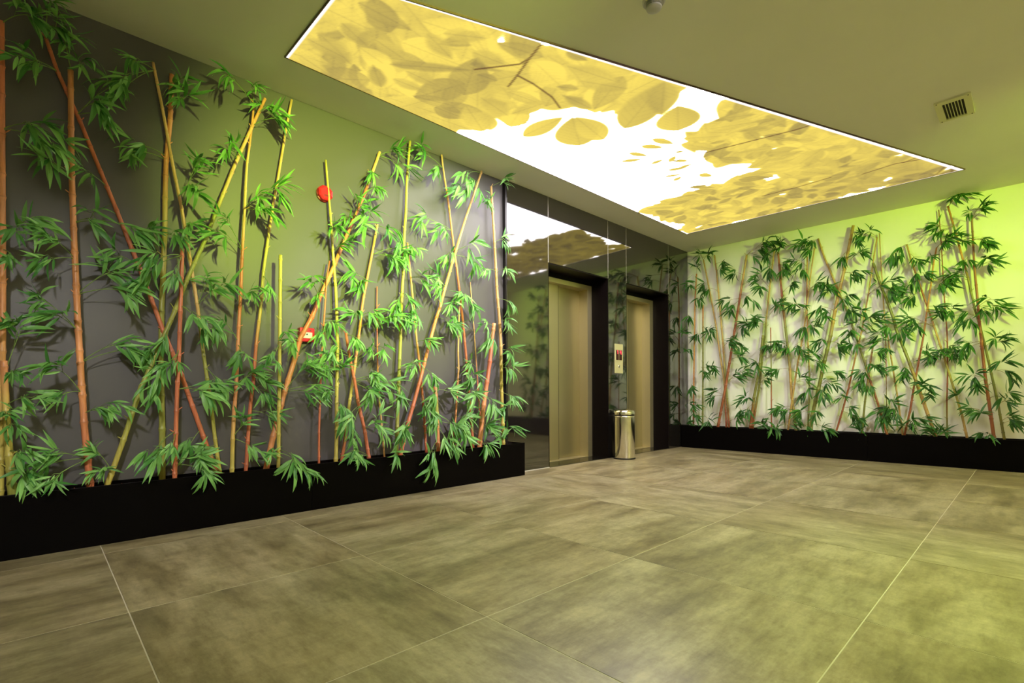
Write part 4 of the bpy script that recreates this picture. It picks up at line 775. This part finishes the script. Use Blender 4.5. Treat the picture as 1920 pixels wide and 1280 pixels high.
# ------------------------------------------------------------------ fire alarm devices on the charcoal wall
r = empty('alarm_sounder', (1.655, D, 2.415)); tag(r, 'red round alarm sounder high on the charcoal wall', 'alarm')
rx = Matrix.Rotation(PI / 2, 4, 'X')
lathe('base', [(0, 0), (.060, 0), (.062, .004), (.062, .018), (.056, .020), (0, .020)], M['red'], r, 40, rx)
bm = bmesh.new(); n = 8; rings = []
for (rad_, y) in ((.060, .018), (.064, .024), (.060, .044), (.044, .052)):
    rings.append([bm.verts.new((rad_ * math.cos(2 * PI * (i + .5) / n), -y, rad_ * math.sin(2 * PI * (i + .5) / n))) for i in range(n)])
for A, B in zip(rings, rings[1:]):
    for i in range(n): bm.faces.new((A[i], A[(i + 1) % n], B[(i + 1) % n], B[i]))
bm.faces.new(rings[-1])
bmesh.ops.bevel(bm, geom=bm.edges[:], offset=.002, segments=2, affect='EDGES')
hd = from_bm('housing', bm, M['red'], r)
bm = bmesh.new()
for i in range(3): add_box(bm, (-.012 + i * .010, -.0535, -.030), (-.007 + i * .010, -.051, -.014))
from_bm('sound_slots', bm, M['black'], hd)
r = empty('call_point', (1.503, D, 1.298)); tag(r, 'red square fire call point half hidden behind the thick leaning cane', 'call point')
box('housing', (-.056, -.050, -.053), (.056, 0, .053), M['red'], r, .006)
pn = box('press_plate', (-.033, -.0535, -.026), (.036, -.049, .018), M['pale'], r, .001)
o_ = lathe('press_dot', [(0, .0015), (.006, .0012), (.0065, 0)], M['black'], pn, 20, rx); o_.location = (-.004, -.0535, .002)
box('indicator', (.020, -.052, .030), (.028, -.049, .036), M['black'], r)

# ------------------------------------------------------------------ ceiling fittings
r = empty('smoke_detector', (2.570, 1.470, H)); tag(r, 'grey smoke detector on the ceiling at the top edge of the picture', 'detector')
flip = Matrix.Rotation(PI, 4, 'X')
lathe('base', [(0, 0), (.062, 0), (.063, .004), (.063, .016), (.056, .022), (0, .022)], M['detector'], r, 40, flip)
lathe('chamber', [(.034, .022), (.034, .046)], M['black'], r, 32, flip)
for z in (.029, .038): lathe('ring', [(.034, z), (.045, z), (.045, z + .003), (.034, z + .003)], M['detector'], r, 32, flip)
bm = bmesh.new()
for i in range(6):
    a = 2 * PI * i / 6 + .3; add_box(bm, (.041 * math.cos(a) - .003, .041 * math.sin(a) - .003, -.048), (.041 * math.cos(a) + .003, .041 * math.sin(a) + .003, -.020))
from_bm('ribs', bm, M['detector'], r)
lathe('cap', [(0, .060), (.030, .059), (.041, .054), (.043, .048), (.043, .045), (0, .045)], M['detector'], r, 40, flip)
box('lamp_lens', (-.056, .010, -.024), (-.047, .019, -.018), M['plate'], r)

r = empty('air_vent', (5.285, .427, H)); tag(r, 'small rectangular air vent in the ceiling right of the light panel', 'vent')
bm = bmesh.new()
for a, b in (((-.195, -.105), (-.140, .105)), ((.165, -.105), (.195, .105)), ((-.140, -.105), (.165, -.062)), ((-.140, .062), (.165, .105))):
    add_box(bm, (a[0], a[1], -.014), (b[0], b[1], 0))
from_bm('frame', bm, M['grille'], r)
box('duct', (-.141, -.063, -.003), (.166, .063, -.0005), M['dark_duct'], r)
for i in range(6):
    y = -.045 + i * .018; box('slat', (-.138, y - .0018, -.013), (.163, y + .0018, -.002), M['grille'], r)
for (x, y) in ((-.18, -.09), (-.18, .09), (.18, -.09), (.18, .09)):
    s_ = lathe('screw', [(0, .0165), (.004, .016), (.005, .0138)], M['dark_duct'], r, 12, flip); s_.location = (x, y, 0)

# ------------------------------------------------------------------ added fill lamps outside the picture
for i, (pos, tgt, pw, colr, cone) in enumerate(SPOTS):
    d = (Vector(tgt) - Vector(pos)).normalized()
    r = empty('ceiling_spotlight', (pos[0], pos[1], H))
    tag(r, ['green spotlight aimed at the charcoal wall', 'warm spotlight aimed at the near end of the left planter', 'warm spotlight aimed at the far end of the left planter', 'green spotlight aimed at the right end of the white wall', 'green spotlight aimed down at the floor', 'warm spotlight aimed at the foot of the white wall'][i] + ', outside the picture', 'spotlight', 'ceiling spotlights')
    lathe('mount', [(0, 0), (.06, 0), (.06, .012), (.014, .014), (.014, .06), (0, .06)], M['trim'], r, 24, flip)
    q = d.to_track_quat('Z', 'Y').to_matrix().to_4x4()
    hd = lathe('head', [(0, -.06), (.06, -.055), (.13, -.02), (.135, .0), (.135, .03), (.13, .03), (.125, .0), (0, .0)], M['trim'], r, 32, q); hd.location = (0, 0, H * 0 - (H - pos[2]))
    ld = bpy.data.lights.new('spot_lamp', 'SPOT'); ld.energy = pw; ld.color = colr; ld.spot_size = math.radians(cone); ld.spot_blend = 1; ld.shadow_soft_size = .12
    lo = bpy.data.objects.new('spot_lamp', ld); COL.objects.link(lo); lo.parent = r
    lo.matrix_basis = Matrix.Translation(Vector((0, 0, -(H - pos[2]))) + d * .045) @ d.to_track_quat('-Z', 'Y').to_matrix().to_4x4()
for i, (pos, pw, colr) in enumerate(UPLIGHTS):
    r = empty('floor_lamp', (pos[0], pos[1], 0))
    tag(r, ['tall uplighter near the wall facing the elevators, outside the picture', 'tall uplighter behind the camera, outside the picture'][i], 'floor lamp', 'uplighters behind the camera')
    lathe('base', [(0, 0), (.15, 0), (.15, .018), (.02, .03), (0, .03)], M['trim'], r, 32)
    lathe('pole', [(.014, .03), (.014, pos[2] - .08)], M['trim'], r, 16)
    lathe('bowl', [(0, pos[2] - .09), (.05, pos[2] - .085), (.16, pos[2]), (.155, pos[2]), (.045, pos[2] - .075), (0, pos[2] - .078)], M['trim'], r, 32)
    ld = bpy.data.lights.new('bowl_lamp', 'SPOT'); ld.energy = pw; ld.color = colr; ld.spot_size = math.radians(130); ld.spot_blend = .6; ld.shadow_soft_size = .09
    lo = bpy.data.objects.new('bowl_lamp', ld); COL.objects.link(lo); lo.parent = r; lo.location = (0, 0, pos[2] + .01); lo.rotation_euler = (PI, 0, 0)
